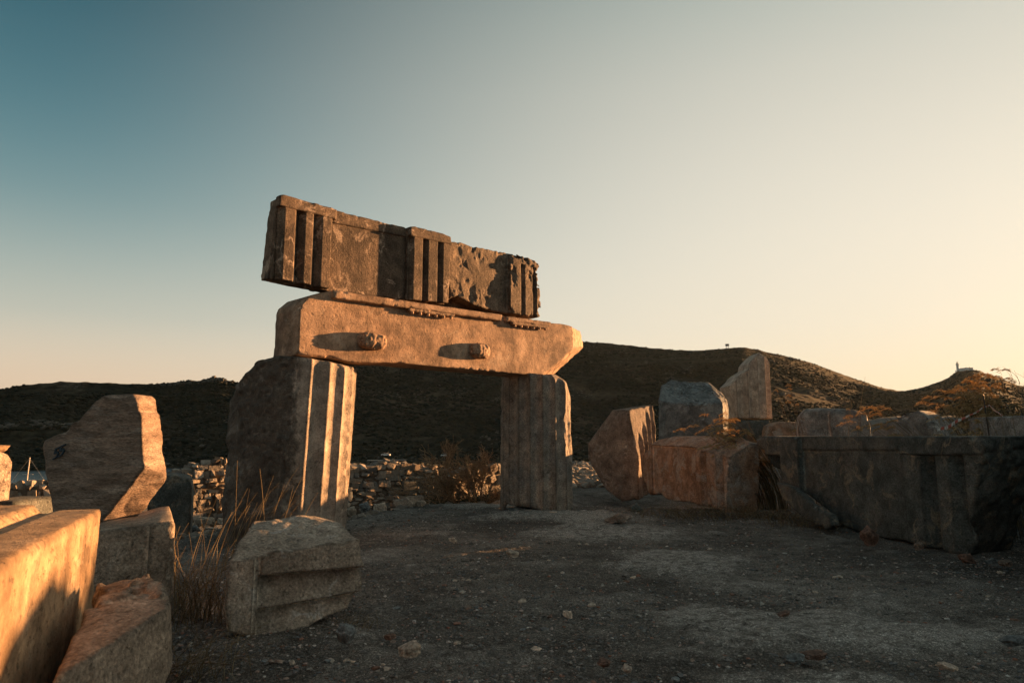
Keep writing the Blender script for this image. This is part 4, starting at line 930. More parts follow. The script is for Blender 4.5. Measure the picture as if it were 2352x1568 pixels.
for i, (x, y, w_, h_, mt, lb) in enumerate([
 (490, 1080, 80, 90, M_tan, 'small sunlit stone at the foot of the rubble pier'),
 (700, 1050, 210, 140, M_left, 'large dark rock with a sunlit nose before the rubble pier'),
 (905, 1050, 170, 90, M_tan, 'flat sunlit stone beside the near column and the rubble pier'),
 (740, 1160, 200, 90, M_tan, 'broken sunlit stones below the rubble pier'),
 (690, 1290, 170, 60, M_left, 'low stone in the grass behind the left blocks'),
 (460, 1345, 140, 60, M_left, 'flat stone beside the left block in the dry grass'),
 (560, 1150, 160, 110, M_blue, 'dark stone in shade under the rubble pier'),
 (900, 1190, 160, 110, M_blue, 'blue-grey stone in shade next to the near column'),
 (620, 1060, 120, 90, M_left, 'shaded buff stone left of the rock before the pier'),
 ]):
    px, py = 344.5+x/5.46, 1004.9+y/5.46; rock('loose_rock', px, py, w_/5.46*1.1, h_/5.46*1.1, 11.5-(y-1050)*.009, mt, 160+i, lb, group='stones below the rubble pier')

# ------------------------------------------------------------------ rubble walls
def rubble(name, fr, outline, th, sw, sh, label, seed=0, core=.05, big=None, cat_='wall'):
    P = np.array([fr.uv(*p) for p in outline]); rg = np.random.default_rng(seed)
    root = stone(name, fr, P, th-core*2, M_mortar, vox=.05, k=.03, chip=.02, rough=.015, seed=seed, uvs=True, w0=core)
    pos, scl, rz, tl = [], [], [], []
    v = P[:, 1].min()
    while v < P[:, 1].max():
        hh = sh*rg.uniform(.6, 1.5); u = P[:, 0].min()+rg.uniform(0, sw)
        while u < P[:, 0].max():
            ww = sw*rg.uniform(.35, 1.7)*(.7 if rg.random() < .3 else 1)
            uc, vc = u+ww/2, v+hh/2+rg.uniform(-.02, .02)
            if poly_sdf(P, np.array([uc]), np.array([vc]))[0] < .02:
                q = fr.world(uc, core+rg.uniform(-.015, .03), vc); pos.append(q); s = np.array([ww*.60*rg.uniform(.85, 1.1), .085*rg.uniform(.7, 1.4), hh*.64*rg.uniform(.85, 1.1)]); scl.append(s); rz.append(math.atan2(fr.t[1], fr.t[0])+rg.normal(0, .2)); tl.append(rg.normal(0, .28))
            u += ww
        v += hh
    # coping of loose stones along the top
    for (a, b) in zip(P, np.roll(P, -1, 0)):
        if abs(b[1]-a[1]) > abs(b[0]-a[0])*1.5 or (a[1]+b[1])/2 < P[:, 1].mean(): continue
        n_ = int(np.linalg.norm(b-a)/(sw*.45))
        for k in range(n_):
            s_ = (k+rg.uniform(0, 1))/max(n_, 1); p = a+(b-a)*s_
            for ww in (rg.uniform(.05, th*.5), rg.uniform(th*.5, th)):
                pos.append(fr.world(p[0], ww, p[1]+rg.uniform(-.03, .06))); r_ = sh*rg.uniform(.35, .75); scl.append(np.array([r_*1.3, r_, r_*.8])); rz.append(rg.uniform(0, 6)); tl.append(rg.uniform(-.5, .5))
    V, F = batch(PROTO_W[:7]+PROTO_M[:6], np.array(pos), np.array(scl), np.array(rz), np.array(tl), seed)
    mk('facing_stones', V, F, M_rubble, root, smooth=False)
    return tag(root, label, cat_)
FW = Frame(775, 17.8, 1150, 21)
rubble('rubble_wall', FW, [(770, 1190), (770, 1079), (800, 1075), (855, 1072), (870, 1067), (900, 1063), (925, 1066), (960, 1072), (1030, 1081), (1060, 1088), (1150, 1098), (1150, 1180)], .6, .24, .14, 'long rubble stone wall seen through the gateway with a sunlit broken top', 3)
for (x1, y1, x2, y2, mt, lb) in [(50, 600, 215, 830, M_blue, 'pale veined grey'), (920, 520, 1140, 735, M_dark, 'blackish')]:
    a, b = c44(x1, y1), c44(x2, y2)
    o = stone('stone_block', FW, [(a[0], b[1]), (a[0], a[1]), (b[0], a[1]), (b[0], b[1])], .3, mt, vox=.03, k=.02, seed=5, w0=-.05)
    tag(o, lb+' ashlar block set in the face of the long rubble wall', 'stone block')
FPi = Frame(416, 13.9, 524, 14.6)
def cP(x, y): return (344.5+x/5.46, 1004.9+y/5.46)
rubble('rubble_pier', FPi, [cP(*p) for p in [(470, 1100), (495, 800), (525, 620), (500, 540), (440, 480), (380, 465), (470, 420), (600, 390), (740, 370), (850, 320), (970, 285), (978, 500), (970, 940), (970, 1100)]], .7, .17, .12, 'sunlit rubble wall end left of the near column', 7)
o = stone('pillar', Frame(522, 13.6, 545, 13.6), [cP(*p) for p in [(955, 1100), (985, 290), (1080, 290), (1080, 1100)]], .3, M_dark, vox=.02, k=.03, seed=8)
tag(o, 'slim dark stone post between the rubble pier and the near column', 'pillar')
o = stone('cap_stone', Frame(520, 13.5, 548, 13.5), [cP(*p) for p in [(985, 270), (988, 210), (1100, 205), (1100, 272)]], .35, M_tan, vox=.015, k=.02, seed=9)
tag(o, 'small pale cap stone on the slim post', 'stone')
rubble('rubble_wall', Frame(0, 15.5, 110, 16), [(-80, 1200), (-80, 1118), (20, 1117), (60, 1113), (120, 1114), (130, 1200)], .5, .24, .15, 'low sunlit rubble wall between the slab and the left edge', 11)
rubble('rubble_wall', Frame(1040, 16.5, 1160, 18.5), [(1040, 1160), (1045, 1098), (1085, 1078), (1110, 1083), (1160, 1075), (1165, 1160)], .5, .3, .2, 'tumbled rubble bank behind the dry shrub', 13)
def gz(px, Y):
    x, y = XY(px, Y); return float(ground_z(np.array([x]), np.array([y]))[0])
# rubble spill right of the right column (one heap nobody could count)
rg = np.random.default_rng(5); n = 900
px = rg.uniform(1290, 1420, n); Yv = rg.uniform(17.5, 34, n); pos = np.array([[*XY(a, b), 0] for a, b in zip(px, Yv)]); pos[:, 2] = ground_z(pos[:, 0], pos[:, 1])+.02+.25*ss(1290, 1320, px)*0
s = rg.uniform(.06, .22, n); V, F = batch(PROTO_M, pos, np.stack([s*1.2, s, s*.75], -1), rg.uniform(0, 6, n), rg.uniform(-.4, .4, n), 3)
tag(mk('rubble_heap', V, F, M_rubble, smooth=False), 'spill of broken stones beyond the right column', 'rubble', kind='stuff')
n = 700; px = rg.uniform(420, 1150, n); Yv = np.interp(px, EPX, EYY)+rg.uniform(.2, 6, n); pos = np.array([[*XY(a, b), 0] for a, b in zip(px, Yv)]); pos[:, 2] = ground_z(pos[:, 0], pos[:, 1])+.01
s = rg.uniform(.03, .13, n)**1.0; V, F = batch(PROTO_M, pos, np.stack([s*1.2, s, s*.75], -1), rg.uniform(0, 6, n), rg.uniform(-.4, .4, n), 4)
tag(mk('rubble_scatter', V, F, M_rubble, smooth=False), 'small broken stones on the slope below the gateway', 'rubble', kind='stuff')

# gravel
rg = np.random.default_rng(11); n = 60000
Yv = np.exp(rg.uniform(math.log(2.4), math.log(14), n)); px = rg.uniform(380, 2420, n); x = (px-CX)/FPX*cp*Yv; y = Yv
dens = noise(x*1.3, y*1.3, 0*x, 8); keep = rg.uniform(-1, 1, n) < dens+.55; x, y = x[keep], y[keep]; n = len(x)
s = .005+.010*rg.random(n)**3+.016*(rg.random(n) > .985)*rg.random(n); s = s*(.75+.06*y)
z = ground_z(x, y)+s*.25
V, F = batch(PROTO, np.stack([x, y, z], -1), np.stack([s*rg.uniform(.8, 1.7, n), s, s*rg.uniform(.4, .8, n)], -1), rg.uniform(0, 6.3, n), rg.uniform(-.3, .3, n), 5)
tag(mk('gravel', V, F, M_pebble, smooth=False), 'fine gravel and chips over the dark earth', 'gravel', kind='stuff')
# larger loose pebbles, each its own object
rg = np.random.default_rng(15)
pm = [mk('pebble', *(lambda pv, pf: (pv*np.array([.03, .024, .015]), pf))(*PROTO_M[k]), m_, smooth=False, origin=(0, 0, 0)) for k, m_ in enumerate([M_tan, M_blue, M_terra, M_front, M_brown, M_pillar])]
for k in range(110):
    base_ = pm[k % 6]; o = base_ if k < 6 else base_.copy()
    if k >= 6: C.objects.link(o)
    Yp = math.exp(rg.uniform(math.log(2.7), math.log(10))); pxp = rg.uniform(620, 2330)
    if pxp < 900: Yp = min(Yp, 3.9)
    if pxp > 1700: Yp = min(Yp, 6.3)
    x, y = XY(pxp, Yp); s_ = rg.uniform(.5, 1.35)
    o.location = (x, y, gz(pxp, Yp)+.006*s_); o.rotation_euler = (rg.uniform(-.2, .2), rg.uniform(-.2, .2), rg.uniform(0, 6.3)); o.scale = (s_, s_, s_)
    col_ = ['pale tan', 'blue-grey', 'terracotta red', 'grey-brown', 'dark brown', 'pale grey'][k % 6]
    tag(o, col_+' pebble lying loose on the dark gravel', 'pebble', col_+' pebbles scattered on the gravel')

# ------------------------------------------------------------------ dry grass
def grass(name, base, n, h, lean, spread, label=None, cat_='grass', seed=0, heads=0., rad=.0028, wav=.5, group=None, kind=None, plume=.28, hang=1.):
    """base: (m,3) root centres. stems bend with `lean` (world xy per height)"""
    rg = np.random.default_rng(seed); base = np.atleast_2d(base); b = base[rg.integers(0, len(base), n)]+np.stack([rg.normal(0, spread, n), rg.normal(0, spread, n), 0*np.zeros(n)], -1)
    H = h*rg.uniform(.55, 1.15, n); K = 7; t = np.linspace(0, 1, K)
    lx = lean[0]+rg.normal(0, .16, n)*wav*2; ly = lean[1]+rg.normal(0, .16, n)*wav*2
    P = np.zeros((n, K, 3)); bend = t**1.8
    P[..., 0] = b[:, None, 0]+(lx*H)[:, None]*bend; P[..., 1] = b[:, None, 1]+(ly*H)[:, None]*bend
    P[..., 2] = b[:, None, 2]-.03+H[:, None]*(t-.22*np.hypot(lx, ly)[:, None]*t**3)
    rd = rad*(1-.6*t)[None]*rg.uniform(.7, 1.3, n)[:, None]
    V, Q = tubes(P, rd, 3); o = mk(name, V, Q, M_grass, smooth=False)
    if heads:
        hd = np.nonzero(rg.random(n) < heads)[0]; pos, sc_, parts = [], [], []
        tip = P[hd, -1]; d = P[hd, -1]-P[hd, -2]; d /= np.linalg.norm(d, axis=1)[:, None]
        nb = 30; m = len(hd)
        s = rg.random((m, nb)); L_ = plume*rg.uniform(.7, 1.3, (m, 1))
        wx = np.sign(lean[0]) if lean[0] else -1
        off = rg.normal(0, .055, (m, nb, 3))*L_[..., None]*(1-.5*s)[..., None]
        c = tip[:, None]+d[:, None]*(s*L_)[..., None]*.6+np.stack([wx*s**1.4*L_*.36, 0*s, -s**2*L_*.5*hang], -1)+off
        ln = .020*h**.5*rg.uniform(.6, 1.3, (m, nb)); dirv = np.stack([wx*.7+rg.normal(0, .2, (m, nb)), rg.normal(0, .3, (m, nb)), .25-.9*s+rg.normal(0, .35, (m, nb))], -1); dirv /= np.linalg.norm(dirv, axis=2)[..., None]
        c = c.reshape(-1, 3); dirv = dirv.reshape(-1, 3); ln = ln.reshape(-1)
        PP = c[:, None]+dirv[:, None]*(np.array([-1, -.2, 1])[None, :, None]*ln[:, None, None]); rr_ = np.array([.05, 1, .05])[None]*(ln*.22)[:, None]
        hv = tubes(PP, rr_, 3)
        q_ = np.linspace(0, 1, 5)[None, :]; cc_ = tip[:, None]+d[:, None]*(q_*L_)[..., None]*.6+np.stack([wx*q_**1.4*L_*.36, 0*q_*L_, -q_**2*L_*.5*hang], -1)
        rv = tubes(cc_, np.full((m, 5), rad*.45), 3); V, Q = cat([hv, rv]); mk('seed_heads', V, Q, M_plume, o, smooth=False)
    return tag(o, label, cat_, group, kind)
def gb(pxs, Y, z=None):
    return np.array([[*XY(p, Y), (gz(p, Y) if z is None else z)] for p in pxs])
WL = (-.45, -.05)
# plumes on the right; `top` is the height the plumes reach
def plume(pxs, Y, n, ytop, lean, spread, label, seed, heads, rad=.0052, plume_=.26):
    b = gb(pxs, Y); zt = EYE+(1010-ytop)/FPX*Y; h = max((zt-b[:, 2].mean()), .5)/.93
    grass('grass_clump', b, n, h, lean, spread, label, seed=seed, heads=heads, rad=rad, plume=plume_, wav=.28)
plume(np.linspace(1735, 1790, 5), 11.9, 150, 978, (-.5, -.1), .09, 'big clump of drooping golden grass between the red stained and long dark blocks', 1, .5)
plume([1745, 1760, 1775], 13.5, 24, 965, (-.4, 0), .10, 'thin golden grass rising behind the red stained block', 2, .5)
plume([1850, 1870, 1890], 12.2, 14, 915, (-.18, 0), .16, 'upright dry stalks before the pale rounded block', 3, .5, .005, .10)
plume([1930, 1950], 12.0, 9, 910, (.02, 0), .12, 'few straight dry stalks right of the pale rounded block', 4, .4, .005, .10)
plume([2110, 2140, 2170], 11.0, 70, 955, (-.55, 0), .12, 'clump of drooping golden grass over the pyramid boulder', 5, .6)
plume([2190, 2230, 2270], 11.8, 80, 945, (-.4, 0), .2, 'tall golden plumes behind the striped tape', 6, .7)
plume([2265, 2290, 2315, 2335], 10.4, 200, 905, (-.22, 0), .16, 'dense tall golden grass at the right edge below the lighthouse hill', 7, .75)
plume([2200, 2240, 2280, 2320], 9.0, 130, 970, (-.1, 0), .2, 'short spiky dry stalks behind the right end of the dark block', 8, .25, .004, .10)
plume([2318, 2332], 8.2, 50, 1000, (-.35, 0), .2, 'dry grass beside the rough right end of the dark block', 9, .4, .003)
# left side
grass('grass_clump', gb([405, 418, 432], 5.2), 26, .72, (-.22, 0), .06, 'golden dry tuft standing right of the square buff block', seed=10, heads=.0, rad=.004, wav=.5)
grass('grass_clump', gb([440, 470, 500], 5.6), 14, .85, (.12, 0), .16, 'sparse tall dry stalks in the gap left of the near column', seed=11, heads=0, rad=.003, plume=.1)
grass('grass_clump', gb([415, 430, 450, 470, 490], 4.7), 150, .50, (.1, .0), .12, 'tangled dark dry grass in the gap between the left blocks and the carved block', seed=12, rad=.0022, wav=1.3)
grass('grass_clump', gb([435, 460, 485], 3.6), 90, .30, (.35, -.2), .12, 'low curling straw before the carved block', seed=13, rad=.0020, wav=2.0)
grass('grass_clump', gb([545, 570, 600, 640], 6.6), 34, .95, (.28, 0), .10, 'few bent golden stalks rising over the toppled carved block', seed=14, heads=0, rad=.0035, plume=.08)
grass('grass_clump', gb(np.linspace(1500, 1800, 12), 10.6), 500, .28, (-.3, -.3), .25, 'matted straw along the foot of the red stained block', seed=15, rad=.003, wav=2.2)
grass('grass_clump', gb(np.linspace(1780, 1930, 8), 9.6), 300, .25, (-.3, -.3), .22, 'matted straw under the leaning dark slab', seed=16, rad=.0025, wav=2.2)
grass('grass_clump', gb([830, 850], 4.6), 60, .13, (.3, -.3), .08, 'small dry tuft under the right edge of the carved block', seed=17, rad=.0016, wav=2)
# thin cover on the bank behind
bx = np.random.default_rng(3); pts = np.stack([bx.uniform(6.5, 11, 160), bx.uniform(8, 12.5, 160), np.zeros(160)], -1); pts[:, 2] = ground_z(pts[:, 0], pts[:, 1])
grass('bank_grass', pts, 1600, .30, (-.5, 0), .35, 'dry grass covering the bank behind the right blocks', seed=20, heads=0, rad=.003, kind='stuff')

# ------------------------------------------------------------------ shrub through the gateway
def shrub():
    rg = np.random.default_rng(4); root = at(1092, 1160, 13.6); root[2] = gz(1092, 13.6)-.05
    e = empty('dry_shrub', root, 'dry reddish shrub in the gateway left of the far column stump', 'shrub')
    curves = []; leaves = []
    def grow(p, d, L_, r, lvl):
        K = 6; pts = [p]; dd = d.copy()
        for k in range(K-1):
            dd = dd+rg.normal(0, .13, 3); dd /= np.linalg.norm(dd); pts.append(pts[-1]+dd*L_/(K-1))
        pts = np.array(pts); curves.append((pts, np.linspace(r, r*.55, K)))
        if lvl < 4:
            for c in range(rg.integers(3, 6)):
                k = rg.integers(1, K); nd = dd+rg.normal(0, .45, 3); nd[2] = nd[2]+.12; nd /= np.linalg.norm(nd); grow(pts[k], nd, L_*rg.uniform(.5, .75), r*.55, lvl+1)
        if lvl >= 2:
            for q in pts[2:]:
                for _ in range(int(rg.random() < .5)): leaves.append(q+rg.normal(0, .018, 3))
    for d, L_ in [((-.85, -.05, .75), .75), ((-.95, .1, .35), .8), ((-.5, 0, .9), .75), ((-.15, .1, 1), .65), ((.35, .1, .8), .55), ((.6, .1, .45), .5), ((-.75, -.2, .1), .6), ((-.6, .2, .6), .85)]:
        d = np.array(d)/np.linalg.norm(d); grow(root+np.array([rg.uniform(-.08, .12), 0, 0]), d, L_, .020, 0)
    P = np.array([c[0] for c in curves]); rd = np.maximum(np.array([c[1] for c in curves]), .0028)
    V, Q = tubes(P, rd, 4); mk('branches', V, Q, M_twig, e, smooth=False)
    lv = np.array(leaves); n = len(lv); s = rg.uniform(.008, .018, n)
    V, F = batch(PROTO[:3], lv, np.stack([s, s*.5, s*.35], -1), rg.uniform(0, 6, n), rg.uniform(-1, 1, n), 3); mk('leaves', V, F, M_sleaf, e, smooth=False)
shrub()
def leafy(name, px, Y, w, h, n, mat, label, seed):
    rg = np.random.default_rng(seed); c = np.array([*XY(px, Y), gz(px, Y)]); p = rg.normal(0, 1, (n, 3))*np.array([w/2.4, w/2.6, h/2.6]); p[:, 2] = np.abs(p[:, 2]); k = 1+.5*fbm(p[:, 0]*4, p[:, 1]*4, p[:, 2]*4, seed, 2); p *= k[:, None]
    s = rg.uniform(.010, .024, n); V, F = batch(PROTO[:3], c+p, np.stack([s, s*.5, s*.35], -1), rg.uniform(0, 6, n), rg.uniform(-1, 1, n), seed)
    e = empty(name, c, label, 'shrub'); mk('leaves', V, F, mat, e, smooth=False)
    m = 40; P = np.zeros((m, 5, 3)); t = np.linspace(0, 1, 5); tip = c+np.stack([rg.normal(0, w/3, m), rg.normal(0, w/3, m), rg.uniform(.3, 1, m)*h], -1); P[:] = c[None, None]+(tip-c)[:, None]*t[None, :, None]; P[:, :, 2] += .05*np.sin(t*3.1)
    V, Q = tubes(P, np.full((m, 5), .004), 3); mk('branches', V, Q, M_twig, e, smooth=False)
M_dleaf = island_mat('dark_shrub_leaf', [(0, (.03, .04, .02)), (.6, (.06, .065, .03)), (1, (.16, .12, .05))], bump=0, trans=.3)
leafy('low_bush', 1110, 14.2, 1.3, .55, 5000, M_dleaf, 'dark green low bush beneath the dry shrub', 3)
leafy('low_bush', 1040, 14.0, .9, .35, 2500, M_dleaf, 'small dark bush left of the dry shrub roots', 5)
leafy('low_bush', 1125, 22, 1.4, .6, 2500, M_sleaf, 'reddish low bush on the rubble bank behind the shrub', 6)

# ------------------------------------------------------------------ hillside scrub and rocks
def scatter_hill(name, n, seed, smin, smax, mat, label, protos, patch=None, zs=.7):
    rg = np.random.default_rng(seed); px = rg.uniform(-60, 2412, n*3); t = rg.uniform(.03, 1.0, n*3)**.85
    rid, r0, _ = hill_fields(px); r = r0+t*(rid-r0); x, y, z = hill_z(px, r)
    d = fbm(x/60, y/60, 0*x, 200 if patch is None else patch, 4); k = (d > (.0 if patch else -.35)) if patch is None else (d > .22)
    x, y, z = x[k][:n], y[k][:n], z[k][:n]; t = t[k][:n]; m = len(x); s = rg.uniform(smin, smax, m)*(1-.45*ss(.85, 1, t))
    V, F = batch(protos, np.stack([x, y, z+s*.15], -1), np.stack([s*rg.uniform(.9, 1.5, m), s, s*zs], -1), rg.uniform(0, 6, m), rg.uniform(-.2, .2, m), seed)
    return tag(mk(name, V, F, mat, smooth=False), label, name.replace('_', ' '), kind='stuff')
M_scrub = island_mat('hill_scrub_leaf', [(0, (.014, .017, .011)), (.5, (.024, .026, .016)), (1, (.042, .036, .021))], bump=1., bscale=1.2)
M_hrock = island_mat('hill_rock_stone', [(0, (.07, .065, .055)), (1, (.17, .15, .125))], bump=1., bscale=1.2)
scatter_hill('hillside_scrub', 26000, 5, .7, 2.3, M_scrub, 'dark rounded bushes covering the hills', [rock_proto(k+60, 22, 1, .25) for k in range(5)])
scatter_hill('hillside_rocks', 5200, 6, .3, 1.3, M_hrock, 'pale outcrop stones scattered on the hills', PROTO, patch=300)
def hz(px, t):
    rid, r0, _ = hill_fields(np.array([float(px)])); r = r0+t*(rid-r0); x, y, z = hill_z(np.array([float(px)]), r); return np.array([x[0], y[0], z[0]])
def outcrop(px, t, w, h, seed, label, n=26, mat=None):
    rg = np.random.default_rng(seed); c = hz(px, t); sc_ = FPX/np.hypot(c[0], c[1]); pos = np.array([hz(px+a*sc_, min(max(t+b, .01), 1.0))+[0, 0, -h*.10] for a, b in zip(rg.normal(0, w/3, n), rg.normal(0, .012, n))])
    n = n*2; pos = np.repeat(pos, 2, 0)+rg.normal(0, h*.12, (n, 3)); s = rg.uniform(.10, .30, n)*h; V, F = batch(PROTO_W, pos, np.stack([s*1.2, s, s*.8], -1), rg.uniform(0, 6, n), rg.uniform(-.5, .5, n), seed)
    m_ = max(n//5, 4); q_ = np.array([hz(px+a*sc_, t)+[0, 0, -h*.2] for a in np.linspace(-w/2.2, w/2.2, m_)]); sq_ = rg.uniform(.8, 1.2, m_)
    V2, F2 = batch(PROTO_H, q_, np.stack([sq_*w/m_*1.3, sq_*w/m_*1.2, sq_*h*.42], -1), rg.uniform(-.3, .3, m_), rg.uniform(-.2, .2, m_), seed+7); F = np.concatenate([F, F2+len(V)]); V = np.concatenate([V, V2])
    tag(mk('rock_outcrop', V, F, M_hrock, smooth=False), label, 'rock outcrop')
outcrop(485, .99, 20, 5, 1, 'jagged pale rock crest on the left ridge', 60)
outcrop(420, .99, 16, 3, 2, 'small rock knob left of the jagged crest', 24)
outcrop(380, .98, 14, 2.5, 3, 'low rocks along the left ridge top', 20)
outcrop(1745, .90, 26, 8, 4, 'pale cliffs just below the summit of the central hill', 40)
outcrop(1835, .985, 14, 5, 5, 'rock tor on the right shoulder of the central hill', 18)
outcrop(1790, .985, 12, 3, 6, 'rocks between the summit and the tor', 16)
outcrop(1810, .62, 18, 9, 7, 'cliff patch low on the right shoulder', 30)
outcrop(30, .5, 34, 7, 8, 'pale cliffs on the left hillside', 60)
outcrop(150, .5, 30, 6, 9, 'broken pale crags left of the leaning slab', 50)
outcrop(2290, .97, 14, 4, 10, 'small crag right of the lighthouse', 16)
outcrop(480, .06, 34, 2.2, 12, 'pale rocky band above the far shore', 60)

# ------------------------------------------------------------------ lighthouse
def lighthouse():
    c = hz(2215, .995); c[2] -= .5; k = 1.0
    e = empty('lighthouse', c, 'white lighthouse with attached keeper buildings on the right hilltop', 'lighthouse')
    V, Q = lathe(c, [(0, 0), (2.0, 0), (1.75, 2), (1.55, 9.5), (2.3, 9.9), (2.3, 10.4), (1.5, 10.4), (1.5, 11.0), (2.2, 11.2), (2.2, 11.6), (1.1, 11.6)], 18); tw = mk('tower', V, Q, M_white, e)
    V, Q = lathe(c+[0, 0, 11.6], [(1.05, 0), (1.05, 1.5), (0, 1.5)], 14); mk('lantern', V, Q, M_lens, e)
    V, Q = lathe(c+[0, 0, 13.0], [(1.35, 0), (1.3, .3), (.7, 1.0), (.15, 1.4), (.1, 2.1), (0, 2.1)], 14); mk('dome', V, Q, M_blackm, e)
    az = math.atan2(*(XY(2215, 1)[::-1]))-math.pi/2
    def B_(x, y, z, sx, sy, sz, m, name, par): 
        a = az; p = c+np.array([x*math.cos(a)-y*math.sin(a), x*math.sin(a)+y*math.cos(a), z]); V, F = boxV(p, (sx, sy, sz), a); return mk(name, V, F, m, par, smooth=False)
    hs = B_(10, 0, 1.7, 17, 6, 5.0, M_white, 'keeper_house', e)
    B_(6.5, -.1, 4.4, 7, 6.4, .7, M_roof, 'roof', hs); B_(15.6, -.1, 4.5, 5.4, 6.4, .8, M_roof, 'roof', hs); B_(11, 0, 4.7, 3.2, 6.3, 1.0, M_white, 'gable', hs)
    for x in (14.6, 16.4): B_(x, -3.05, 2.6, .9, .2, .9, M_glass, 'window', hs)
    for x in (5.5, 8): B_(x, -3.05, 2.2, .6, .2, .8, M_glass, 'window', hs)
    B_(10.6, -3.05, .6, 1.4, .2, 2.0, M_plaster, 'door', hs)
    B_(9.3, 0, 5.3, .7, .7, 1.6, M_white, 'chimney', hs); B_(14.4, 0, 5.6, .7, .7, 1.6, M_white, 'chimney', hs)
    B_(-2.8, 0, .6, 1.2, 1.2, 2.6, M_white, 'annex', e)
    t = hz(2251, .99); V, Q = lathe(t, [(.25, -1), (.15, 0), (.12, 5), (0, 5)], 6); tag(mk('mast', V, Q, M_white), 'thin white mast right of the lighthouse', 'mast')
lighthouse()
def tower():
    c = hz(1680, .998); e = empty('watch_tower', c, 'tiny lookout cabin on stilts on the central ridge', 'tower')
    for dx in (-1.2, 1.2):
        for dy in (-1, 1): V, F = boxV(c+[dx, dy, 1.2], (.3, .3, 4)); mk('stilt', V, F, M_blackm, e, smooth=False)
    V, F = boxV(c+[0, 0, 3.9], (3.6, 3, 1.6)); cb = mk('cabin', V, F, M_blackm, e, smooth=False)
    V, F = boxV(c+[0, 0, 5.3], (4.2, 3.6, .3)); mk('roof', V, F, M_blackm, e, smooth=False)
    for dx in (-1.6, 1.6):
        V, F = boxV(c+[dx, -1.3, 4.9], (.2, .2, .9)); mk('post', V, F, M_blackm, e, smooth=False)
    V, F = boxV(c+[0, -1.6, 3.2], (5.4, .2, .2)); mk('railing', V, F, M_blackm, e, smooth=False)
tower()
# ------------------------------------------------------------------ boats' masts in the bay
def yacht(px, ytop, ybot, Y, label, spr=.55):
    c = at(px, 1300, Y); c[2] = -12.; e = empty('sailing_boat', c, label, 'boat'); top = at(px, ytop, Y)[2]
    prof = []
    for k, t in enumerate(np.linspace(0, 1, 9)):
        wv = 1.7*math.sin(math.pi*(.18+.82*(1-t))*.62)*(1-t**3*.95); x = -5+11*t; prof.append([(x, -wv, 1.1+.35*t), (x, -wv*.75, .1), (x, 0, -.5), (x, wv*.75, .1), (x, wv, 1.1+.35*t)])
    P = np.array(prof); V = P.reshape(-1, 3)+c; i = np.arange(45).reshape(9, 5); Q = np.stack([i[:-1, :-1], i[1:, :-1], i[1:, 1:], i[:-1, 1:]], -1).reshape(-1, 4); dk = np.stack([i[:-1, 0], i[:-1, 4], i[1:, 4], i[1:, 0]], -1)
    mk('hull', V, np.concatenate([Q, dk]), M_white, e); V, F = boxV(c+[-.5, 0, 1.5], (4, 1.8, .6)); mk('cabin', V, F, M_white, e, smooth=False)
    V, Q = tubes(np.array([[c+[0, 0, 1], [c[0], c[1], (c[2]+top)/2], [c[0]+.15, c[1], top]]]), np.array([[.14, .13, .11]]), 8); mk('mast', V, Q, M_mast, e)
    z = c[2]+(top-c[2])*spr; V, F = boxV([c[0]+.05, c[1], z], (2.6, .1, .1)); mk('spreader', V, F, M_mast, e, smooth=False)
    V, Q = tubes(np.array([[[c[0], c[1], -9.6], [c[0]-2.2, c[1], -9.6], [c[0]-4.4, c[1], -9.5]]]), np.array([[.12, .12, .1]]), 6); mk('boom', V, Q, M_mast, e)
    for dx in (-5, 6): 
        V, Q = tubes(np.array([[[c[0]+dx, c[1], -10.8], [c[0]+dx/2, c[1], (top-10.8)/2], [c[0]+.1, c[1], top-.2]]]), np.array([[.025]*3]), 3); mk('stay', V, Q, M_metal, e)
yacht(76*1.0-33.5, 1050, 1115, 168, 'sailing boat with the taller pale mast in the bay at far left')
yacht(152, 1086, 1113, 165, 'sailing boat with a shorter visible mast beside the leaning slab', .62)
# ------------------------------------------------------------------ distant sheds and vehicles beyond the wall
def house(name, px, py, Y, w, d, h, wall, roof, label, ridge=True, wins=2, rz=0.):
    c = at(px, py, Y); e = empty(name, c, label, 'shed' if 'shed' in name else 'house')
    V, F = boxV(c+[0, 0, h/2-1], (w, d, h+2), rz); wl = mk('wall', V, F, wall, e, smooth=False)
    a, b = math.cos(rz), math.sin(rz)
    def T(x, y, z): return c+np.array([x*a-y*b, x*b+y*a, z])
    W2, D2 = w/2+.3, d/2+.4; rh = h+(1.6 if ridge else .25)
    Vr = np.array([T(-W2, -D2, h), T(W2, -D2, h), T(W2, D2, h), T(-W2, D2, h), T(-W2, 0, rh), T(W2, 0, rh)]); Fr4 = np.array([[0, 1, 5, 4], [3, 4, 5, 2]]); 
    mk('roof', np.concatenate([Vr, Vr+[0, 0, -.15]]), [np.concatenate([Fr4, Fr4+6, [[0, 6, 7, 1]], [[3, 2, 8, 9]]]), np.array([[0, 4, 3], [1, 2, 5]])], roof, e, smooth=False)
    for k in range(wins):
        V, F = boxV(T((k+.5)/wins*w-w/2, -d/2-.02, h*.55), (w/wins*.35, .12, h*.35), rz); mk('window', V, F, M_glass, e, smooth=False)
    return e
house('small_house', 792, 1057, 400, 12, 7, 4.5, M_plaster, M_roof, 'small distant house with red tiled roof beside the near column', rz=.25)
house('long_shed', 868, 1066, 330, 9, 5, 1.9, M_shed, M_plaster, 'left one of the two low distant sheds above the rubble wall', False, 3)
house('long_shed', 907, 1065, 330, 10, 5, 1.9, M_shed, M_shed, 'right one of the two low distant sheds above the rubble wall', False, 3)
house('flat_shed', 1800, 942, 700, 12, 8, 4.5, M_plaster, M_plaster, 'small ruined building on the slope behind the pointed shard', False, 3)
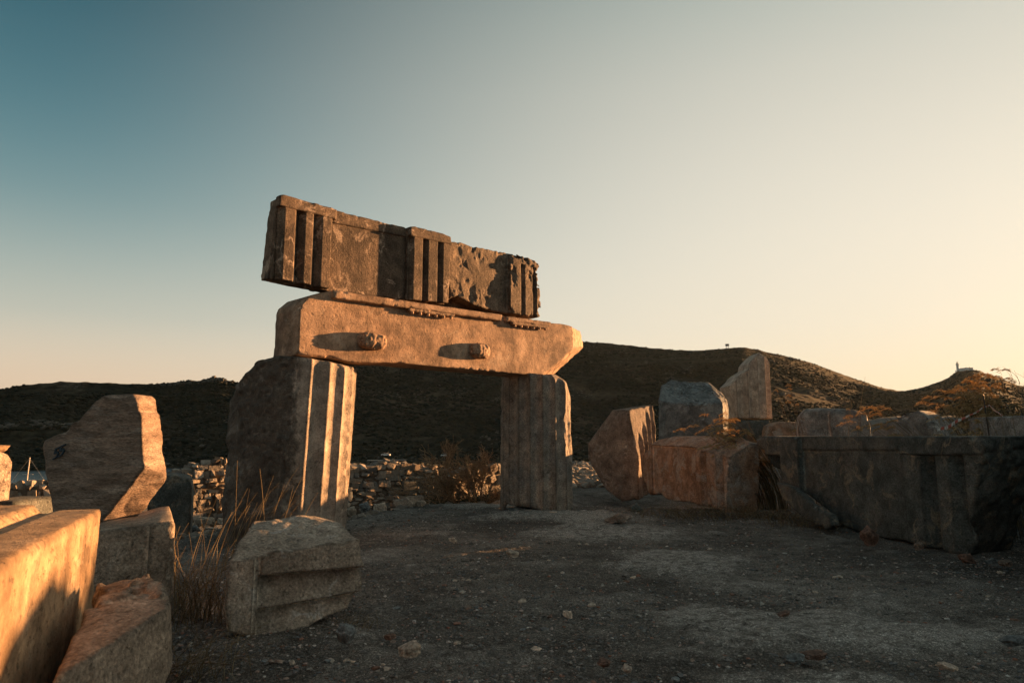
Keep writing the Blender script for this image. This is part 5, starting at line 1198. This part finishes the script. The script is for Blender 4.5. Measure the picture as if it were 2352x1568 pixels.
def white_lump(px, py, w, h, Y, label, name='covered_boat'):
    c = at(px, py, Y); e = empty(name, c, label, 'boat'); k = Y/FPX; L_, H_ = w*k, h*k
    h_ = .12*L_/8; u = np.arange(-L_*.56, L_*.56, L_/40); v = np.arange(-H_*.2, H_*1.2, L_/40); ww = np.arange(-L_*.25, L_*.25, L_/40)
    U, W, Vv = u[:, None, None], ww[None, :, None], v[None, None, :]
    F = (np.sqrt((U/(L_/2))**2+(W/(L_*.2))**2+((Vv-H_*.4)/(H_*.6))**2)-1)*H_*.5+.05*L_/8*noise(U*2, W*2, Vv*2, 3)
    V, Q = nets(F.astype(np.float32), (u[0], ww[0], v[0]), L_/40); mk('hull', V+c, Q[:, ::-1], M_white, e)
    Fk = boxV(c+[0, -L_*.16, H_*.35], (L_*.55, .3, H_*.14)); mk('stripe', Fk[0], Fk[1], M_metal, e, smooth=False)
    V, F2 = boxV(c+[L_*.1, 0, H_*.98], (L_*.3, L_*.15, H_*.25)); mk('cabin', V, F2, M_white, e, smooth=False)
white_lump(935, 1050, 23, 8, 420, 'white boat laid up on land behind the rubble wall')
white_lump(1065, 1049, 16, 7, 430, 'smaller pale laid-up boat right of the shrub top')
def car(px, py, Y, label):
    c = at(px, py, Y); e = empty('parked_car', c, label, 'car')
    V, F = boxV(c+[0, 0, .65], (4.2, 1.7, .65)); mk('body', V, F, M_white, e, smooth=False)
    V, F = boxV(c+[-.1, 0, 1.2], (2.3, 1.5, .55)); mk('cabin', V, F, M_glass, e, smooth=False)
    V, F = boxV(c+[-.1, 0, 1.5], (2.1, 1.45, .08)); mk('roof', V, F, M_white, e, smooth=False)
    for dx in (-1.3, 1.3): V, F = boxV(c+[dx, -.85, .32], (.64, .2, .64)); mk('wheel', V, F, M_blackm, e, smooth=False)
car(886, 1047, 330, 'small white car parked beyond the wall below the white hut')
car(1022, 1048, 360, 'white car parked beyond the wall beside the shrub top')
o = house('white_hut', 892, 1036, 420, 4.2, 3, 3.4, M_white, M_white, 'tiny white hut on the slope beyond the wall', False, 1)
# ------------------------------------------------------------------ stake with barrier tape at the right
e0 = at(2272, 930, 9.8)
g0 = np.array([*e0[:2], gz(2272, 9.8)]); st = at(2258, 905, 9.8)
V, Q = tubes(np.array([[g0-[0, 0, .1], (g0+st)/2, st]]), np.array([[.009, .009, .008]]), 6)
stake = mk('metal_stake', V, Q, M_blackm); tag(stake, 'thin dark stake holding the barrier tape at the right', 'stake')
tp = [at(2153, 988, 9.6), at(2180, 979, 9.65), at(2205, 963, 9.7), at(2235, 951, 9.75), at(2258, 936, 9.8), at(2272, 930, 9.8)]
wd = [.035, .055, .04, .018, .018, .012]
V, Q, m = [], [], []
def tape(P, Wd, name, mats):
    P = np.array(P); t_ = np.linspace(0, len(P)-1, 34); X = np.stack([np.interp(t_, range(len(P)), P[:, k]) for k in range(3)], -1); w_ = np.interp(t_, range(len(P)), Wd)
    X[:, 2] += .006*np.sin(t_*5); up = np.array([.25, .2, 1.]); up /= np.linalg.norm(up); par = None; outs = []
    for ci, mt in enumerate(mats):
        V, Q = [], []
        for k in range(33):
            if (k//2) % 2 != ci: continue
            i = len(V)
            for a in (k, k+1):
                for s1 in (-.5, .5):
                    for d in (0, .003): V.append(X[a]+up*w_[a]*s1+np.array([0, d, 0]))
            Q += [[i, i+2, i+6, i+4], [i+1, i+5, i+7, i+3], [i, i+4, i+5, i+1], [i+2, i+3, i+7, i+6], [i, i+1, i+3, i+2], [i+4, i+6, i+7, i+5]]
        o = mk(name if par is None else 'red_stripes', np.array(V), np.array(Q), mt, par, smooth=False)
        if par is None: par = o
    return par
o = tape(tp, wd, 'barrier_tape', (M_tapew, M_taper)); tag(o, 'red and white striped barrier tape strung over the grass', 'barrier tape')
o = tape([at(2272, 930, 9.8), at(2285, 942, 9.7), at(2303, 955, 9.6)], [.012, .02, .018], 'barrier_tape', (M_tapew, M_taper)); tag(o, 'short loose end of barrier tape hanging right of the stake', 'barrier tape')

# ------------------------------------------------------------------ the evening air over the bay
V, F = boxV((0, 0, 95), (5200, 5200, 220)); hm = bpy.data.materials.new('evening_air'); hm.use_nodes = True; nt = hm.node_tree; nt.nodes.clear()
ho = nt.nodes.new('ShaderNodeOutputMaterial'); pv = nt.nodes.new('ShaderNodeVolumePrincipled'); nt.links.new(pv.outputs[0], ho.inputs['Volume'])
pv.inputs['Color'].default_value = (.82, .95, 1., 1); pv.inputs['Density'].default_value = .000008; pv.inputs['Anisotropy'].default_value = .35
tag(mk('haze', V, F, hm, smooth=False), 'thin evening haze over the bay and hills', 'haze', kind='stuff')
